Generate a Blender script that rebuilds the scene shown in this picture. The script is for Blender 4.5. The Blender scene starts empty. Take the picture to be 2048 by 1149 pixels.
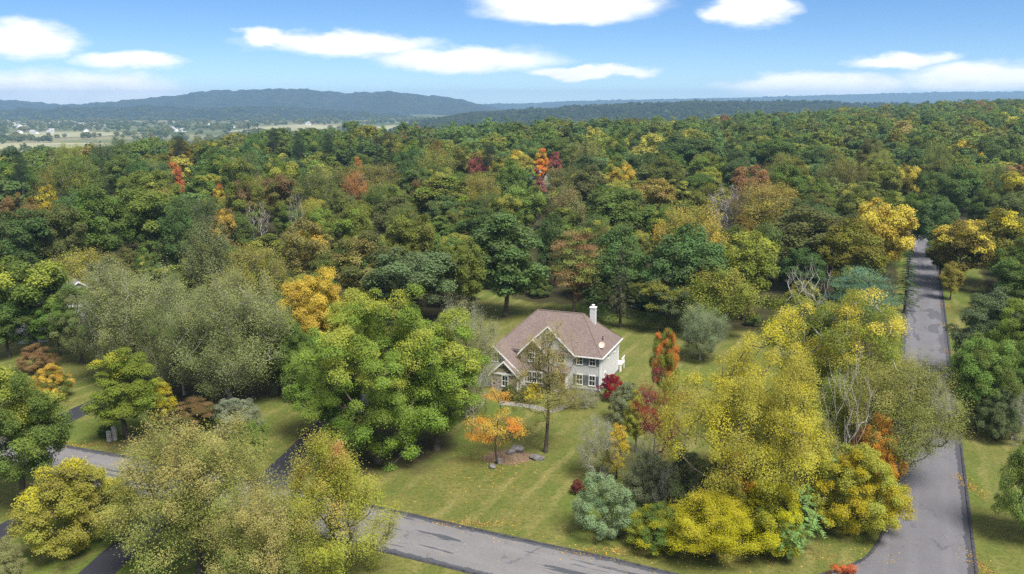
import bpy, bmesh, math, random
import numpy as np
from mathutils import Vector

# ------------------------------------------------------------------ camera, sky, sun, exposure
scene = bpy.context.scene
C = scene.collection
RAD = math.radians
camd = bpy.data.cameras.new('camera'); cam = bpy.data.objects.new('camera', camd); C.objects.link(cam)
cam.location = (0, 0, 40.0); cam.rotation_euler = (RAD(90 - 12.146), 0, 0)
camd.sensor_width = 36.0; camd.lens = 36.0 * 1740 / 2048
camd.clip_start = 1.0; camd.clip_end = 40000.0
scene.camera = cam

SUN_EL, SUN_AZ = 58.0, 145.0          # azimuth clockwise from +Y: behind the camera, over its right shoulder
sund = bpy.data.lights.new('sun', 'SUN'); sun = bpy.data.objects.new('sun', sund); C.objects.link(sun)
sund.energy = 4.7; sund.angle = RAD(25); sund.color = (1.0, 0.95, 0.87)
sdir = Vector((math.sin(RAD(SUN_AZ)) * math.cos(RAD(SUN_EL)), math.cos(RAD(SUN_AZ)) * math.cos(RAD(SUN_EL)), math.sin(RAD(SUN_EL))))
sun.rotation_euler = sdir.to_track_quat('Z', 'Y').to_euler()

world = bpy.data.worlds.new('World'); scene.world = world; world.use_nodes = True
SKY_STRENGTH = 0.090
CLOUD_LIGHT = (0.90, 0.89, 0.88)
# clouds of the low sky as (azimuth, elevation, half width, half height) in degrees
CLOUDS = [(-28.10, 3.28, 3.26, 1.11), (-22.99, 2.24, 3.00, 0.55), (-26.37, 0.45, 7.2, 1.35), (-15.31, 3.59, 1.63, 0.72), (-10.80, 3.41, 6.19, 0.85), (-2.99, 2.49, 6.19, 0.88), (4.9, 1.75, 4.2, 0.42), (3.65, 5.76, 6.19, 1.11), (15.11, 5.40, 2.86, 1.11), (23.23, 2.23, 3.09, 0.52), (19.03, 0.83, 6.02, 0.78), (27.88, 1.11, 4.56, 0.98)]

class NT:
    """small helper for node trees"""
    def __init__(self, tree): self.t = tree; self.n = tree.nodes; self.l = tree.links
    def new(self, typ, **kw):
        n = self.n.new(typ)
        for k, v in kw.items(): setattr(n, k, v)
        return n
    def link(self, a, b): self.l.new(a, b)
    def val(self, sock, x):
        if isinstance(x, (int, float)): sock.default_value = x
        elif isinstance(x, (tuple, list)):
            sock.default_value = tuple(x) if len(x) == len(sock.default_value) else (tuple(x) + (1.0,))[:len(sock.default_value)]
        else: self.link(x, sock)
    def math(self, op, a, b=0.0, c=0.0, clamp=False):
        n = self.new('ShaderNodeMath', operation=op, use_clamp=clamp)
        for i, x in enumerate((a, b, c)): self.val(n.inputs[i], x)
        return n.outputs[0]
    def vmath(self, op, a, b=(0, 0, 0), out=0):
        n = self.new('ShaderNodeVectorMath', operation=op); self.val(n.inputs[0], a); self.val(n.inputs[1], b)
        return n.outputs[out]
    def noise(self, vec, scale, detail=4.0, rough=0.55, color=False, dist=0.0):
        n = self.new('ShaderNodeTexNoise'); self.link(vec, n.inputs['Vector'])
        n.inputs['Scale'].default_value = scale; n.inputs['Detail'].default_value = detail
        n.inputs['Roughness'].default_value = rough; n.inputs['Distortion'].default_value = dist
        return n.outputs['Color' if color else 'Fac']
    def ramp(self, x, lo, hi, a=0.0, b=1.0):
        n = self.new('ShaderNodeMapRange', interpolation_type='SMOOTHSTEP')
        self.val(n.inputs[0], x)
        for i, v in enumerate((lo, hi, a, b)): self.val(n.inputs[i + 1], v)
        return n.outputs[0]
    def mix(self, f, a, b, blend='MIX'):
        n = self.new('ShaderNodeMix', data_type='RGBA', blend_type=blend)
        self.val(n.inputs[0], f); self.val(n.inputs[6], a); self.val(n.inputs[7], b)
        return n.outputs[2]
    def comb(self, x, y, z):
        n = self.new('ShaderNodeCombineXYZ')
        for i, v in enumerate((x, y, z)): self.val(n.inputs[i], v)
        return n.outputs[0]
    def sep(self, v):
        n = self.new('ShaderNodeSeparateXYZ'); self.link(v, n.inputs[0]); return n.outputs

def build_world():
    w = NT(world.node_tree); w.n.clear()
    out = w.new('ShaderNodeOutputWorld'); bg = w.new('ShaderNodeBackground')
    sky = w.new('ShaderNodeTexSky', sky_type='NISHITA', sun_disc=False)
    sky.sun_elevation = RAD(SUN_EL); sky.sun_rotation = RAD(SUN_AZ)
    sky.altitude = 4000; sky.air_density = 1.0; sky.dust_density = 0.0; sky.ozone_density = 6.0
    hs = w.new('ShaderNodeHueSaturation'); hs.inputs['Saturation'].default_value = 1.10; hs.inputs['Value'].default_value = 1.0
    w.link(sky.outputs[0], hs.inputs['Color'])
    blue = w.vmath('SCALE', hs.outputs[0]); blue.node.inputs[3].default_value = SKY_STRENGTH
    tc = w.new('ShaderNodeTexCoord'); d = tc.outputs['Generated']
    x, y, z = w.sep(d)
    az = w.math('MULTIPLY', w.math('ARCTAN2', x, y), 57.2958)
    el = w.math('MULTIPLY', w.math('ARCSINE', z), 57.2958)
    p = w.comb(az, el, 0.0)
    q = w.comb(w.math('MULTIPLY', az, 0.55), w.math('MULTIPLY', el, 1.5), 3.0)
    wob = w.noise(q, 0.5, 8.0, 0.55, color=True)
    wob = w.vmath('SUBTRACT', wob, (0.5, 0.5, 0.5))
    p2 = w.vmath('ADD', p, w.vmath('MULTIPLY', wob, (4.6, 1.5, 0.0)))
    best = None
    for (a, e, hw, hh) in CLOUDS:
        v = w.vmath('MULTIPLY', w.vmath('SUBTRACT', p2, (a, e, 0.0)), (1 / hw, 1 / hh, 0.0))
        m = w.math('SUBTRACT', 1.0, w.vmath('LENGTH', v, out=1))
        best = m if best is None else w.math('MAXIMUM', best, m)
    low = w.ramp(best, -0.16, 0.42)
    fine = w.noise(q, 1.4, 6.0, 0.6)
    low = w.math('MULTIPLY', low, w.ramp(fine, 0.25, 0.55, 0.8, 1.0))
    # the same broken cloud layer over the rest of the dome
    den = w.math('ADD', w.math('MAXIMUM', z, 0.0), 0.12)
    dome = w.comb(w.math('DIVIDE', x, den), w.math('DIVIDE', y, den), 0.0)
    cn = w.noise(dome, 1.1, 6.0, 0.58)
    high = w.ramp(cn, 0.42, 0.6)
    away = w.math('MAXIMUM', w.ramp(el, 6.8, 10.0), w.ramp(w.math('ABSOLUTE', az), 32.0, 38.0))
    high = w.math('MULTIPLY', high, w.math('MULTIPLY', away, w.ramp(el, 0.0, 4.0)))
    fac = w.math('MULTIPLY', w.math('MAXIMUM', low, high), 0.97)
    tone = w.mix(w.ramp(w.noise(q, 0.9, 5.0, 0.6), 0.42, 0.7), CLOUD_LIGHT, tuple(c * k for c, k in zip(CLOUD_LIGHT, (.89, .89, .90))))
    col = w.mix(fac, blue, tone)
    w.link(col, bg.inputs['Color']); bg.inputs['Strength'].default_value = 1.0
    w.link(bg.outputs[0], out.inputs['Surface'])
build_world()

scene.view_settings.view_transform = 'Standard'; scene.view_settings.look = 'None'
scene.view_settings.exposure = 0.6; scene.view_settings.gamma = 1.0; scene.view_settings.use_curve_mapping = False
cy = scene.cycles
cy.max_bounces = 5; cy.diffuse_bounces = 2; cy.glossy_bounces = 2; cy.transmission_bounces = 4; cy.volume_bounces = 1; cy.transparent_max_bounces = 4
cy.use_denoising = False
try: cy.denoiser = 'OPENIMAGEDENOISE'; cy.denoising_input_passes = 'RGB_ALBEDO_NORMAL'; cy.denoising_prefilter = 'ACCURATE'
except Exception: pass

# ------------------------------------------------------------------ surveyed positions, in metres east and north of the camera
TREES = [
    ('airy', -26.9, 68.0, 13.9, 13.9, 'olive', 'tan', 0.3, 'tree', 'tree', 'big airy olive tree with tan upper leaves and visible limbs in front of the lane', None, 0),
    ('bushy', -40.0, 73.4, 8.5, 10.5, 'yolive', 'yellow', 0.15, 'tree', 'tree', 'low dome of yellow green foliage spreading between two black driveways', None, 0),
    ('airy2', -14.9, 66.9, 13.4, 9.3, 'ygreen', 'peach', 0.12, 'tree', 'tree', 'yellow green tree with a few pink tips overhanging the near side of the grey road', None, 0),
    ('airy3', -19.3, 63.1, 10.0, 8.5, 'olive2', 'tan', 0.4, 'tree', 'tree', 'thin olive tree with orange tips between the airy olive tree and the yellow green tree', None, 0),
    ('broad', -49.5, 81.3, 16.3, 11.6, 'green2', 'ygreen', 0.25, 'tree', 'tree', 'green tree with pale upper leaves hiding the lane beside the neighbour driveway', None, 0),
    ('bushy', -41.9, 65.0, 5.3, 3.7, 'paleolive', None, 0.0, 'tree', 'tree', 'pale olive bush beside the black driveways', None, 0),
    ('shrub', -71.9, 125.8, 4.1, 6.2, 'rust2', None, 0.0, 'bush', 'bush', 'small rust brown bush on the neighbour lawn', None, 0),
    ('bushy', -62.8, 112.8, 5.1, 5.8, 'green2', 'yorange', 0.5, 'tree', 'tree', 'small tree with orange yellow top beside the neighbour driveway', None, 0),
    ('tall', -46.2, 98.8, 12.4, 8.9, 'ygreen2', 'yellow', 0.15, 'tree', 'tree', 'conical yellow green tree at the end of the neighbour driveway', None, 0),
    ('column', -43.0, 101.4, 7.7, 3.6, 'yellow2', 'ygreen', 0.3, 'vine_column', 'vine', 'narrow yellow leaved column of vine leaning on the conical yellow green tree', None, 0),
    ('feather', -38.3, 112.8, 17.7, 17.4, 'greyolive', 'paleolive', 0.3, 'tree', 'tree', 'wide grey green willow like tree with pale forked trunk', None, 0),
    ('feather', -54.5, 120.3, 17.3, 17.4, 'greyolive2', 'paleolive', 0.3, 'tree', 'tree', 'loose grey olive tree hiding the neighbour house', None, 0),
    ('broad', -77.7, 137.0, 17.0, 14.9, 'green', 'ygreen', 0.15, 'tree', 'tree', 'full green tree with round top in front of the white neighbour house', None, 0),
    ('broad', -70.5, 149.6, 14.0, 9.2, 'greyolive2', None, 0.0, 'tree', 'tree', 'small round grey green tree behind the neighbour house', None, 0),
    ('shrub', -34.0, 100.7, 4.9, 6.8, 'silver', None, 0.0, 'bush', 'bush', 'pale silver green rounded bush on the lawn beside the house driveway', None, 0),
    ('weeper', -29.5, 91.8, 5.2, 4.0, 'bright', None, 0.0, 'bush', 'bush', 'weeping bright green bush by the mouth of the house driveway', None, 0),
    ('shrub', -49.4, 99.8, 1.5, 2.6, 'green2', None, 0.0, 'bush', 'bush', 'small dark green shrub behind the two pale posts', None, 0),
    ('broad', -39.0, 101.7, 3.9, 6.8, 'dkolive', 'rust', 0.4, 'tree', 'tree', 'small dark tree with rusty leaves beside the silver green bush', None, 0),
    ('broad', -32.2, 114.8, 13.5, 8.9, 'dkolive', 'olive', 0.4, 'tree', 'tree', 'dull olive tree under the golden crowned tree', None, 0),
    ('broad', -28.9, 112.8, 11.3, 7.4, 'green', None, 0.0, 'tree', 'tree', 'plain green tree between the dull olive tree and the great maple', None, 0),
    ('broad', -66.6, 129.3, 13.3, 9.2, 'greyolive2', 'green', 0.3, 'tree', 'tree', 'grey green tree screening the wall of the white neighbour house', None, 0),
    ('broad', -79.6, 132.5, 10.2, 10.2, 'green2', None, 0.0, 'tree', 'tree', 'dark green tree shading the garden of the white neighbour house', None, 0),
    ('broad', -72.2, 133.6, 9.2, 7.9, 'green', None, 0.0, 'tree', 'tree', 'green tree between the dark green tree and the screening tree', None, 0),
    ('feather', -45.4, 114.8, 12.8, 10.3, 'greyolive', 'green', 0.3, 'tree', 'tree', 'grey green tree between the two wide willow like trees', None, 0),
    ('hero', -15.2, 91.8, 21.3, 16.5, 'bright', 'ygreen', 0.3, 'tree', 'tree', 'great bright green maple on the lawn between driveway and house', None, 0),
    ('broad', -22.0, 97.7, 15.1, 10.0, 'bright2', 'bright', 0.5, 'tree', 'tree', 'light green tree leaning over the house driveway', None, 0),
    ('broad', -8.9, 95.4, 17.1, 12.9, 'bright', 'ygreen', 0.2, 'tree', 'tree', 'lush green tree joined to the house side of the great maple', None, 0),
    ('feather', -5.9, 106.1, 15.2, 8.9, 'paleolive', 'silver', 0.4, 'tree', 'tree', 'pale grey green tree with bare twigs at the garage end of the house', None, 0),
    ('dead', -5.0, 103.4, 5.9, 4.4, 'bark', None, 0.0, 'dead_tree', 'dead tree', 'bare grey branches beside the orange maple', None, 0),
    ('broad', -28.0, 119.3, 17.5, 10.6, 'golden', 'yorange', 0.12, 'tree', 'tree', 'golden yellow crowned tree behind the great maple', None, 0),
    ('house_tree', 3.9, 94.7, 15.9, 7.9, 'olivetan', 'tan', 0.35, 'tree', 'tree', 'slim half bare olive tree with dark trunk in front of the house', None, 0),
    ('orange_maple', -1.6, 91.4, 8.7, 6.8, 'orange', 'yorange', 0.45, 'tree', 'tree', 'small bright orange maple on the front lawn', None, 0),
    ('shrub', 13.5, 112.8, 4.0, 3.7, 'crimson', None, 0.0, 'bush', 'bush', 'crimson burning bush at the corner of the house', None, 0),
    ('shrub', 2.8, 111.6, 2.8, 2.6, 'yellow3', None, 0.0, 'bush', 'bush', 'bright yellow rounded bush below the stone gable', None, 0),
    ('shrub', 1.5, 112.2, 2.3, 2.0, 'green', None, 0.0, 'bush', 'bush', 'round green bush beside the bright yellow bush', None, 0),
    ('shrub', -0.4, 112.8, 2.4, 2.4, 'dkgreen', None, 0.0, 'bush', 'bush', 'dark clipped evergreen under the garage window', None, 0),
    ('twig', 9.8, 109.8, 2.8, 4.0, 'silver', None, 0.0, 'bush', 'bush', 'grey half bare shrub against the front wall of the house', None, 0),
    ('twig', 7.0, 109.2, 3.0, 4.0, 'olivetan', None, 0.0, 'bush', 'bush', 'brownish half bare shrub by the front door', None, 0),
    ('shrub', 14.8, 104.3, 5.6, 5.7, 'silver2', None, 0.0, 'bush', 'bush', 'grey green shrub beside the crimson burning bush', None, 0),
    ('shrub', 8.5, 74.9, 6.4, 6.0, 'silver3', None, 0.0, 'bush', 'bush', 'large rounded silver green bush at the edge of the corner thicket', None, 0),
    ('twig', 9.5, 87.8, 6.7, 6.4, 'silver', None, 0.0, 'bush', 'bush', 'grey half bare shrub behind the silver green bush', None, 0),
    ('column', 11.2, 87.5, 7.2, 2.5, 'yellow3', 'yorange', 0.4, 'bush', 'bush', 'orange yellow column of leaves beside the grey half bare shrub', None, 0),
    ('tall', 14.3, 94.7, 8.3, 3.4, 'ygreen', None, 0.0, 'tree', 'tree', 'narrow yellow green young tree beside the red maple', None, 0),
    ('redmaple', 15.6, 89.1, 11.3, 5.4, 'crimson2', 'crimson', 0.4, 'tree', 'tree', 'scarlet young maple beside the big yellow tree', None, 0),
    ('twig', 13.9, 84.2, 6.1, 4.7, 'silver', None, 0.0, 'bush', 'bush', 'tangled grey bare shrub below the scarlet young maple', None, 0),
    ('shrub', 13.8, 80.2, 6.4, 5.4, 'silver2', None, 0.0, 'bush', 'bush', 'dull grey green shrub behind the silver green bush, inside the thicket', None, 0),
    ('shrub', 6.8, 83.9, 1.6, 1.7, 'maroon', None, 0.0, 'bush', 'bush', 'small dark red bush at the lawn edge of the thicket', None, 0),
    ('hero_yellow', 22.5, 77.1, 20.5, 15.9, 'ygold', 'yellow', 0.28, 'tree', 'tree', 'big airy yellow tree rising from the corner thicket', None, 0),
    ('broad', 20.4, 110.8, 12.2, 4.1, 'ygreen2', 'scarlet', 0.3, 'tree', 'tree', 'small tree with red orange leaves behind the big yellow tree', None, 0),
    ('feather', 29.6, 131.4, 8.7, 8.2, 'silver2', None, 0.0, 'tree', 'tree', 'pale grey green small tree behind the big yellow tree', None, 0),
    ('hero2', 37.6, 94.7, 20.1, 17.5, 'ygreen2', 'golden', 0.24, 'tree', 'tree', 'tall yellow green tree with golden top beside the wide straight road', None, 0),
    ('airy', 41.0, 86.6, 13.9, 12.9, 'olive', 'tan', 0.16, 'tree', 'tree', 'drooping olive tree hanging over the wide straight road', None, 0),
    ('airy2', 29.5, 82.4, 11.3, 6.5, 'yolive', 'olive', 0.3, 'tree', 'tree', 'olive yellow tree filling the thicket between the yellow tree and the bare grey tree', None, 0),
    ('shrub', 37.6, 84.2, 9.1, 5.7, 'yorange2', 'orange', 0.3, 'bush', 'bush', 'orange brown shrub under the drooping olive tree', None, 0),
    ('dead', 34.1, 83.6, 16.1, 5.3, 'bark', None, 0.0, 'dead_tree', 'dead tree', 'pale bare dead tree standing in the thicket', None, 0),
    ('bushy', 32.7, 75.9, 8.9, 8.7, 'yvivid', 'ygreen', 0.4, 'bush', 'bush', 'dense vivid yellow green bush at the road bend', None, 0),
    ('bushy', 13.8, 73.2, 4.2, 6.9, 'yvivid', 'green2', 0.4, 'bush', 'bush', 'low yellow green bush next to the large silver green bush', None, 0),
    ('airy2', 18.0, 71.2, 6.1, 8.4, 'yvivid', 'yellow', 0.25, 'bush', 'bush', 'yellow green bush spilling onto the verge below the big yellow tree', None, 0),
    ('shrub', 23.1, 71.9, 7.0, 7.6, 'ygreen2', 'yvivid', 0.5, 'bush', 'bush', 'green and yellow bush behind the light green fronds', None, 0),
    ('frond', 24.3, 70.4, 4.4, 4.6, 'lime', None, 0.0, 'bush', 'bush', 'light green feathery fronds poking out of the thicket onto the verge', None, 0),
    ('frond', 26.5, 73.4, 8.0, 5.2, 'lime', None, 0.0, 'bush', 'bush', 'light green feathery fronds beside the vivid yellow green bush', None, 0),
    ('frond', 30.3, 77.6, 9.0, 4.3, 'lime', None, 0.0, 'bush', 'bush', 'tall light green fronds at the foot of the bare dead tree', None, 0),
    ('shrub', 16.9, 76.1, 8.6, 6.6, 'dkolive2', None, 0.0, 'bush', 'bush', 'dark olive shrub inside the thicket under the big yellow tree', None, 0),
    ('shrub', 26.4, 63.1, 3.7, 4.4, 'rust', 'scarlet', 0.4, 'bush', 'bush', 'red orange bush on the verge at the road junction', None, 0),
    ('shrub', 20.9, 74.6, 8.7, 5.5, 'ygold', 'yorange2', 0.3, 'bush', 'bush', 'yellow brown shrub hanging from the foot of the big yellow tree', None, 0),
    ('twig', 15.5, 77.1, 6.7, 5.2, 'silver', None, 0.0, 'bush', 'bush', 'grey bare bramble between the dark olive shrub and the low bush', None, 0),
    ('broad', 57.2, 101.4, 14.1, 8.5, 'green', 'bright2', 0.45, 'tree', 'tree', 'dense green tree on the grass strip across the road from the thicket', None, 0),
    ('broad', 69.6, 120.3, 14.8, 13.6, 'greyolive3', None, 0.0, 'tree', 'tree', 'grey green tree behind the dense green tree across the road', None, 0),
    ('twig', 60.1, 98.5, 6.0, 5.7, 'silver', None, 0.0, 'bush', 'bush', 'silver shrub with bare twigs on the grass strip across the road', None, 0),
    ('bushy', 48.3, 73.7, 12.5, 7.3, 'limeconifer', 'ygreen', 0.3, 'tree', 'tree', 'light yellow green tree at the edge of the grass strip', None, 0),
    ('broad', 95.6, 182.8, 17.0, 14.4, 'olive3', 'golden', 0.35, 'tree', 'tree', 'olive tree with yellow top facing the tall golden tree across the road', None, 0),
    ('broad', 106.2, 186.0, 18.0, 16.2, 'olive3', 'yellow', 0.35, 'tree', 'tree', 'broad olive yellow tree beside the olive tree with yellow top', None, 0),
    ('broad', 93.5, 156.9, 13.2, 10.1, 'green2', None, 0.0, 'tree', 'tree', 'green tree in front of the broad olive yellow tree', None, 0),
    ('broad', 89.6, 173.5, 8.3, 5.1, 'yolive', None, 0.0, 'tree', 'tree', 'small olive shrub tree by the grass strip', None, 0),
    ('broad', 74.0, 119.2, 13.2, 10.6, 'green2', None, 0.0, 'tree', 'tree', 'dark green tree beyond the dense green tree, away from the road', None, 0),
    ('bushy', 63.6, 103.4, 10.5, 7.5, 'green', None, 0.0, 'tree', 'tree', 'bushy green tree beside the silver shrub across the road', None, 0),
    ('broad', 104.4, 173.5, 13.4, 13.2, 'green2', 'olive3', 0.3, 'tree', 'tree', 'mid green tree standing behind the grass strip far along the road', None, 0),
    ('broad', 69.3, 112.8, 14.0, 10.7, 'green', 'ygreen2', 0.25, 'tree', 'tree', 'full green tree behind the bushy green tree across the road', None, 0),
    ('bushy', 58.2, 98.5, 6.9, 6.0, 'greyolive3', None, 0.0, 'tree', 'tree', 'grey green bush at the foot of the dense green tree across the road', None, 0),
    ('broad', 97.3, 193.7, 10.3, 7.9, 'green2', None, 0.0, 'tree', 'tree', 'dark green tree leaning in where the road bends away', None, 0),
    ('broad', 106.5, 228.1, 18.0, 11.9, 'green2', None, 0.0, 'tree', 'tree', 'dark tree closing off the far bend of the road', None, 0),
    ('broad', 108.9, 221.4, 17.0, 10.9, 'green3', None, 0.0, 'tree', 'tree', 'bluish tree closing off the far bend of the road', None, 0),
    ('broad', 80.1, 184.9, 21.0, 15.2, 'golden2', 'golden', 0.5, 'tree', 'tree', 'tall golden tree beside the far end of the road', None, 0),
    ('spruce', 75.5, 162.7, 12.2, 7.2, 'dkgreen', None, 0.0, 'tree', 'tree', 'dark spruce poking out under the tall golden tree', None, 0),
    ('pine', 57.1, 137.0, 14.8, 12.1, 'bluegreen', None, 0.0, 'tree', 'tree', 'blue green pine behind the golden topped tree', None, 0),
    ('dead', 48.7, 140.0, 15.1, 9.1, 'bark', None, 0.0, 'tree', 'tree', 'spreading bare grey tree in front of the dark woodland', None, 0),
    ('broad', 31.4, 155.0, 19.0, 16.3, 'green3', None, 0.0, 'tree', 'tree', 'large deep green tree at the road side of the house lawn', None, 0),
    ('broad', 42.9, 156.9, 18.3, 12.8, 'ygreen2', 'ygreen', 0.3, 'tree', 'tree', 'bright yellow green tree beside the large deep green tree', None, 0),
    ('feather', 36.4, 175.1, 20.0, 16.3, 'ygreen', 'yorange', 0.28, 'tree', 'tree', 'yellow tree with orange top behind the large deep green tree', None, 0),
    ('airy', 36.1, 145.7, 11.9, 14.2, 'ygreen2', 'yolive', 0.4, 'tree', 'tree', 'low loose olive green tree at the edge of the house lawn', None, 0),
    ('broad', 63.1, 182.4, 20.0, 19.1, 'dkolive', None, 0.0, 'tree', 'tree', 'dark olive tree with rounded top between the tall golden tree and the house', None, 0),
    ('broad', 66.9, 170.9, 18.0, 14.9, 'olive3', None, 0.0, 'tree', 'tree', 'dense mid olive tree in front of the tall golden tree', None, 0),
    ('broad', 27.0, 148.3, 10.4, 10.9, 'greyolive3', 'olive3', 0.3, 'tree', 'tree', 'dull green tree at the edge of the house lawn', None, 0),
    ('tall', -1.3, 159.2, 22.3, 15.8, 'green3', None, 0.0, 'tree', 'tree', 'tall green tree with clear trunk on the back lawn', None, 0),
    ('layered', 11.6, 159.2, 18.6, 10.4, 'tan2', 'olive', 0.35, 'tree', 'tree', 'tan brown layered tree close behind the house', None, 0),
    ('spruce', 19.4, 151.4, 15.0, 7.6, 'dkolive2', None, 0.0, 'tree', 'tree', 'dark drooping spruce close behind the chimney', None, 0),
    ('spruce', 15.4, 156.9, 11.3, 6.5, 'dkgreen', None, 0.0, 'tree', 'tree', 'dark narrow spruce between the tan tree and the drooping spruce', None, 0),
    ('broad', -17.6, 153.2, 15.6, 18.0, 'greygreen', None, 0.0, 'tree', 'tree', 'grey green tree with pale lobes at the driveway side of the back lawn', None, 0),
    ('broad', -26.7, 159.3, 17.0, 14.0, 'dkolive', 'olivetan', 0.4, 'tree', 'tree', 'brownish olive tree beside the grey green tree with pale lobes', None, 0),
    ('broad', -8.6, 173.5, 4.2, 6.1, 'green2', None, 0.0, 'tree', 'tree', 'small green tree at the far end of the back lawn', None, 0),
    ('broad', 27.0, 223.3, 20.0, 21.3, 'green', None, 0.0, 'tree', 'tree', 'deep green domed tree standing out of the woodland behind the house', 'woodland trees behind the house', 0),
    ('tall', -20.7, 252.1, 21.0, 18.1, 'green4', 'ygreen2', 0.25, 'tree', 'tree', '', 'woodland trees behind the house', 0),
    ('broad', 3.3, 242.1, 19.0, 13.7, 'bright2', None, 0.0, 'tree', 'tree', '', 'woodland trees behind the house', 0),
    ('broad', -42.1, 177.1, 17.0, 12.4, 'olivetan', 'yorange', 0.22, 'tree', 'tree', 'orange tan domed tree in the woodland', 'woodland trees behind the house', 0),
    ('feather', -46.6, 154.3, 15.0, 12.2, 'yolive', 'olivetan', 0.4, 'tree', 'tree', '', 'woodland trees behind the house', 0),
    ('airy', -60.4, 169.5, 17.0, 10.4, 'greyolive2', None, 0.0, 'tree', 'tree', '', 'woodland trees behind the house', 0),
    ('broad', -93.1, 194.7, 22.0, 15.8, 'green2', None, 0.0, 'tree', 'tree', '', 'woodland trees behind the house', 0),
    ('broad', -87.8, 207.6, 22.0, 20.4, 'green2', 'green4', 0.3, 'tree', 'tree', '', 'woodland trees behind the house', 0),
    ('broad', -72.6, 187.3, 20.0, 9.8, 'dkgreen', None, 0.0, 'tree', 'tree', '', 'woodland trees behind the house', 0),
    ('broad', -95.4, 182.4, 20.0, 11.6, 'dkolive', None, 0.0, 'tree', 'tree', '', 'woodland trees behind the house', 0),
    ('broad', -100.7, 177.8, 20.0, 14.5, 'dkgreen', None, 0.0, 'tree', 'tree', '', 'woodland trees behind the house', 0),
    ('column', -124.9, 233.7, 20.0, 7.4, 'golden2', None, 0, 'tree', 'tree', 'narrow golden tree in the woodland behind the neighbour house', 'woodland trees behind the house', 0),
    ('broad', -122.0, 214.0, 19.0, 9.3, 'olivetan', 'rust', 0.3, 'tree', 'tree', '', 'woodland trees behind the house', 0),
    ('broad', -75.3, 246.8, 20.0, 12.8, 'green4', 'rust', 0.3, 'tree', 'tree', '', 'woodland trees behind the house', 0),
    ('broad', -67.8, 255.8, 20.0, 14.0, 'green4', 'rust', 0.45, 'tree', 'tree', 'green tree with rusty brown crown in the woodland', 'woodland trees behind the house', 0),
    ('dead', -68.8, 233.5, 14.0, 9.2, 'bark', None, 0, 'tree', 'tree', 'fan of bare grey branches below the rusty crowned tree', 'woodland trees behind the house', 0),
    ('dead', -53.8, 216.4, 20.0, 4.2, 'bark', None, 0, 'tree', 'tree', 'tall pale bare trunk beside the orange tan domed tree', 'woodland trees behind the house', 0),
    ('broad', -13.0, 331.0, 20.0, 8.3, 'rosy', None, 0, 'tree', 'tree', 'dusky rose red tree in the middle of the woodland', 'woodland trees behind the house', 0),
    ('tall', 12.5, 373.5, 20.0, 8.5, 'orange', 'yorange', 0.4, 'tree', 'tree', 'orange tree beside the pale roof in the woodland', 'woodland trees behind the house', 0),
    ('tall', 17.6, 360.4, 20.0, 6.6, 'rosy', None, 0, 'tree', 'tree', 'red tree beside the orange tree in the woodland', 'woodland trees behind the house', 0),
    ('tall', 9.4, 294.7, 16.0, 6.1, 'rosy', None, 0, 'tree', 'tree', 'small red tree in front of the pale roof in the woodland', 'woodland trees behind the house', 0),
    ('broad', 2.2, 355.3, 20.0, 16.2, 'yolive', 'golden', 0.3, 'tree', 'tree', '', 'woodland trees behind the house', 0),
    ('broad', 39.7, 313.9, 19.0, 10.1, 'ygold', 'yorange', 0.4, 'tree', 'tree', 'yellow orange tree above the domed green tree', 'woodland trees behind the house', 0),
    ('tall', -126.5, 328.7, 19.0, 7.1, 'orange2', None, 0, 'tree', 'tree', 'orange tree on the slope towards the valley', 'woodland trees behind the house', 0),
    ('tall', -87.6, 260.1, 17.0, 5.7, 'orange2', 'yellow', 0.4, 'tree', 'tree', 'orange and yellow tree beside the fan of bare branches', 'woodland trees behind the house', 0),
    ('tall', -63.2, 359.4, 18.0, 4.5, 'orange2', None, 0, 'tree', 'tree', 'tiny orange tree near the woodland crest', 'woodland trees behind the house', 0),
    ('feather', -52.2, 292.9, 17.0, 11.1, 'olivetan', 'orange2', 0.4, 'tree', 'tree', '', 'woodland trees behind the house', 0),
    ('twig2', 57.9, 234.3, 17.0, 12.2, 'purple', None, 0, 'tree', 'tree', 'bare purplish grey tree behind the yellow tree', 'woodland trees behind the house', 0),
    ('feather', 67.1, 231.5, 19.0, 20.0, 'yolive', None, 0.0, 'tree', 'tree', '', 'woodland trees behind the house', 0),
    ('broad', 119.9, 395.0, 22.0, 22.5, 'green2', None, 0.0, 'tree', 'tree', '', 'woodland trees behind the house', 0),
    ('broad', 78.6, 392.5, 23.0, 33.5, 'dkgreen', None, 0.0, 'tree', 'tree', '', 'woodland trees behind the house', 0),
    ('feather', 119.1, 313.9, 19.0, 18.0, 'olive3', None, 0.0, 'tree', 'tree', '', 'woodland trees behind the house', 0),
    ('broad', 136.7, 301.3, 20.0, 10.7, 'olive3', 'golden', 0.3, 'tree', 'tree', '', 'woodland trees behind the house', 0),
    ('broad', 147.0, 286.2, 20.0, 18.1, 'green3', None, 0.0, 'tree', 'tree', '', 'woodland trees behind the house', 0),
    ('broad', 159.2, 278.5, 19.0, 12.8, 'olive3', 'yellow', 0.2, 'tree', 'tree', '', 'woodland trees behind the house', 0),
    ('broad', 30.4, 342.8, 20.0, 17.6, 'green3', None, 0.0, 'tree', 'tree', '', 'woodland trees behind the house', 0),
    ('feather', -49.5, 311.3, 18.0, 26.8, 'olive3', 'olivetan', 0.3, 'tree', 'tree', '', 'woodland trees behind the house', 0),
    ('broad', -26.5, 259.2, 19.0, 8.9, 'green2', 'rust', 0.3, 'tree', 'tree', '', 'woodland trees behind the house', 0),
    ('feather', -9.9, 271.5, 18.0, 14.0, 'yolive', None, 0.0, 'tree', 'tree', '', 'woodland trees behind the house', 0),
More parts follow.
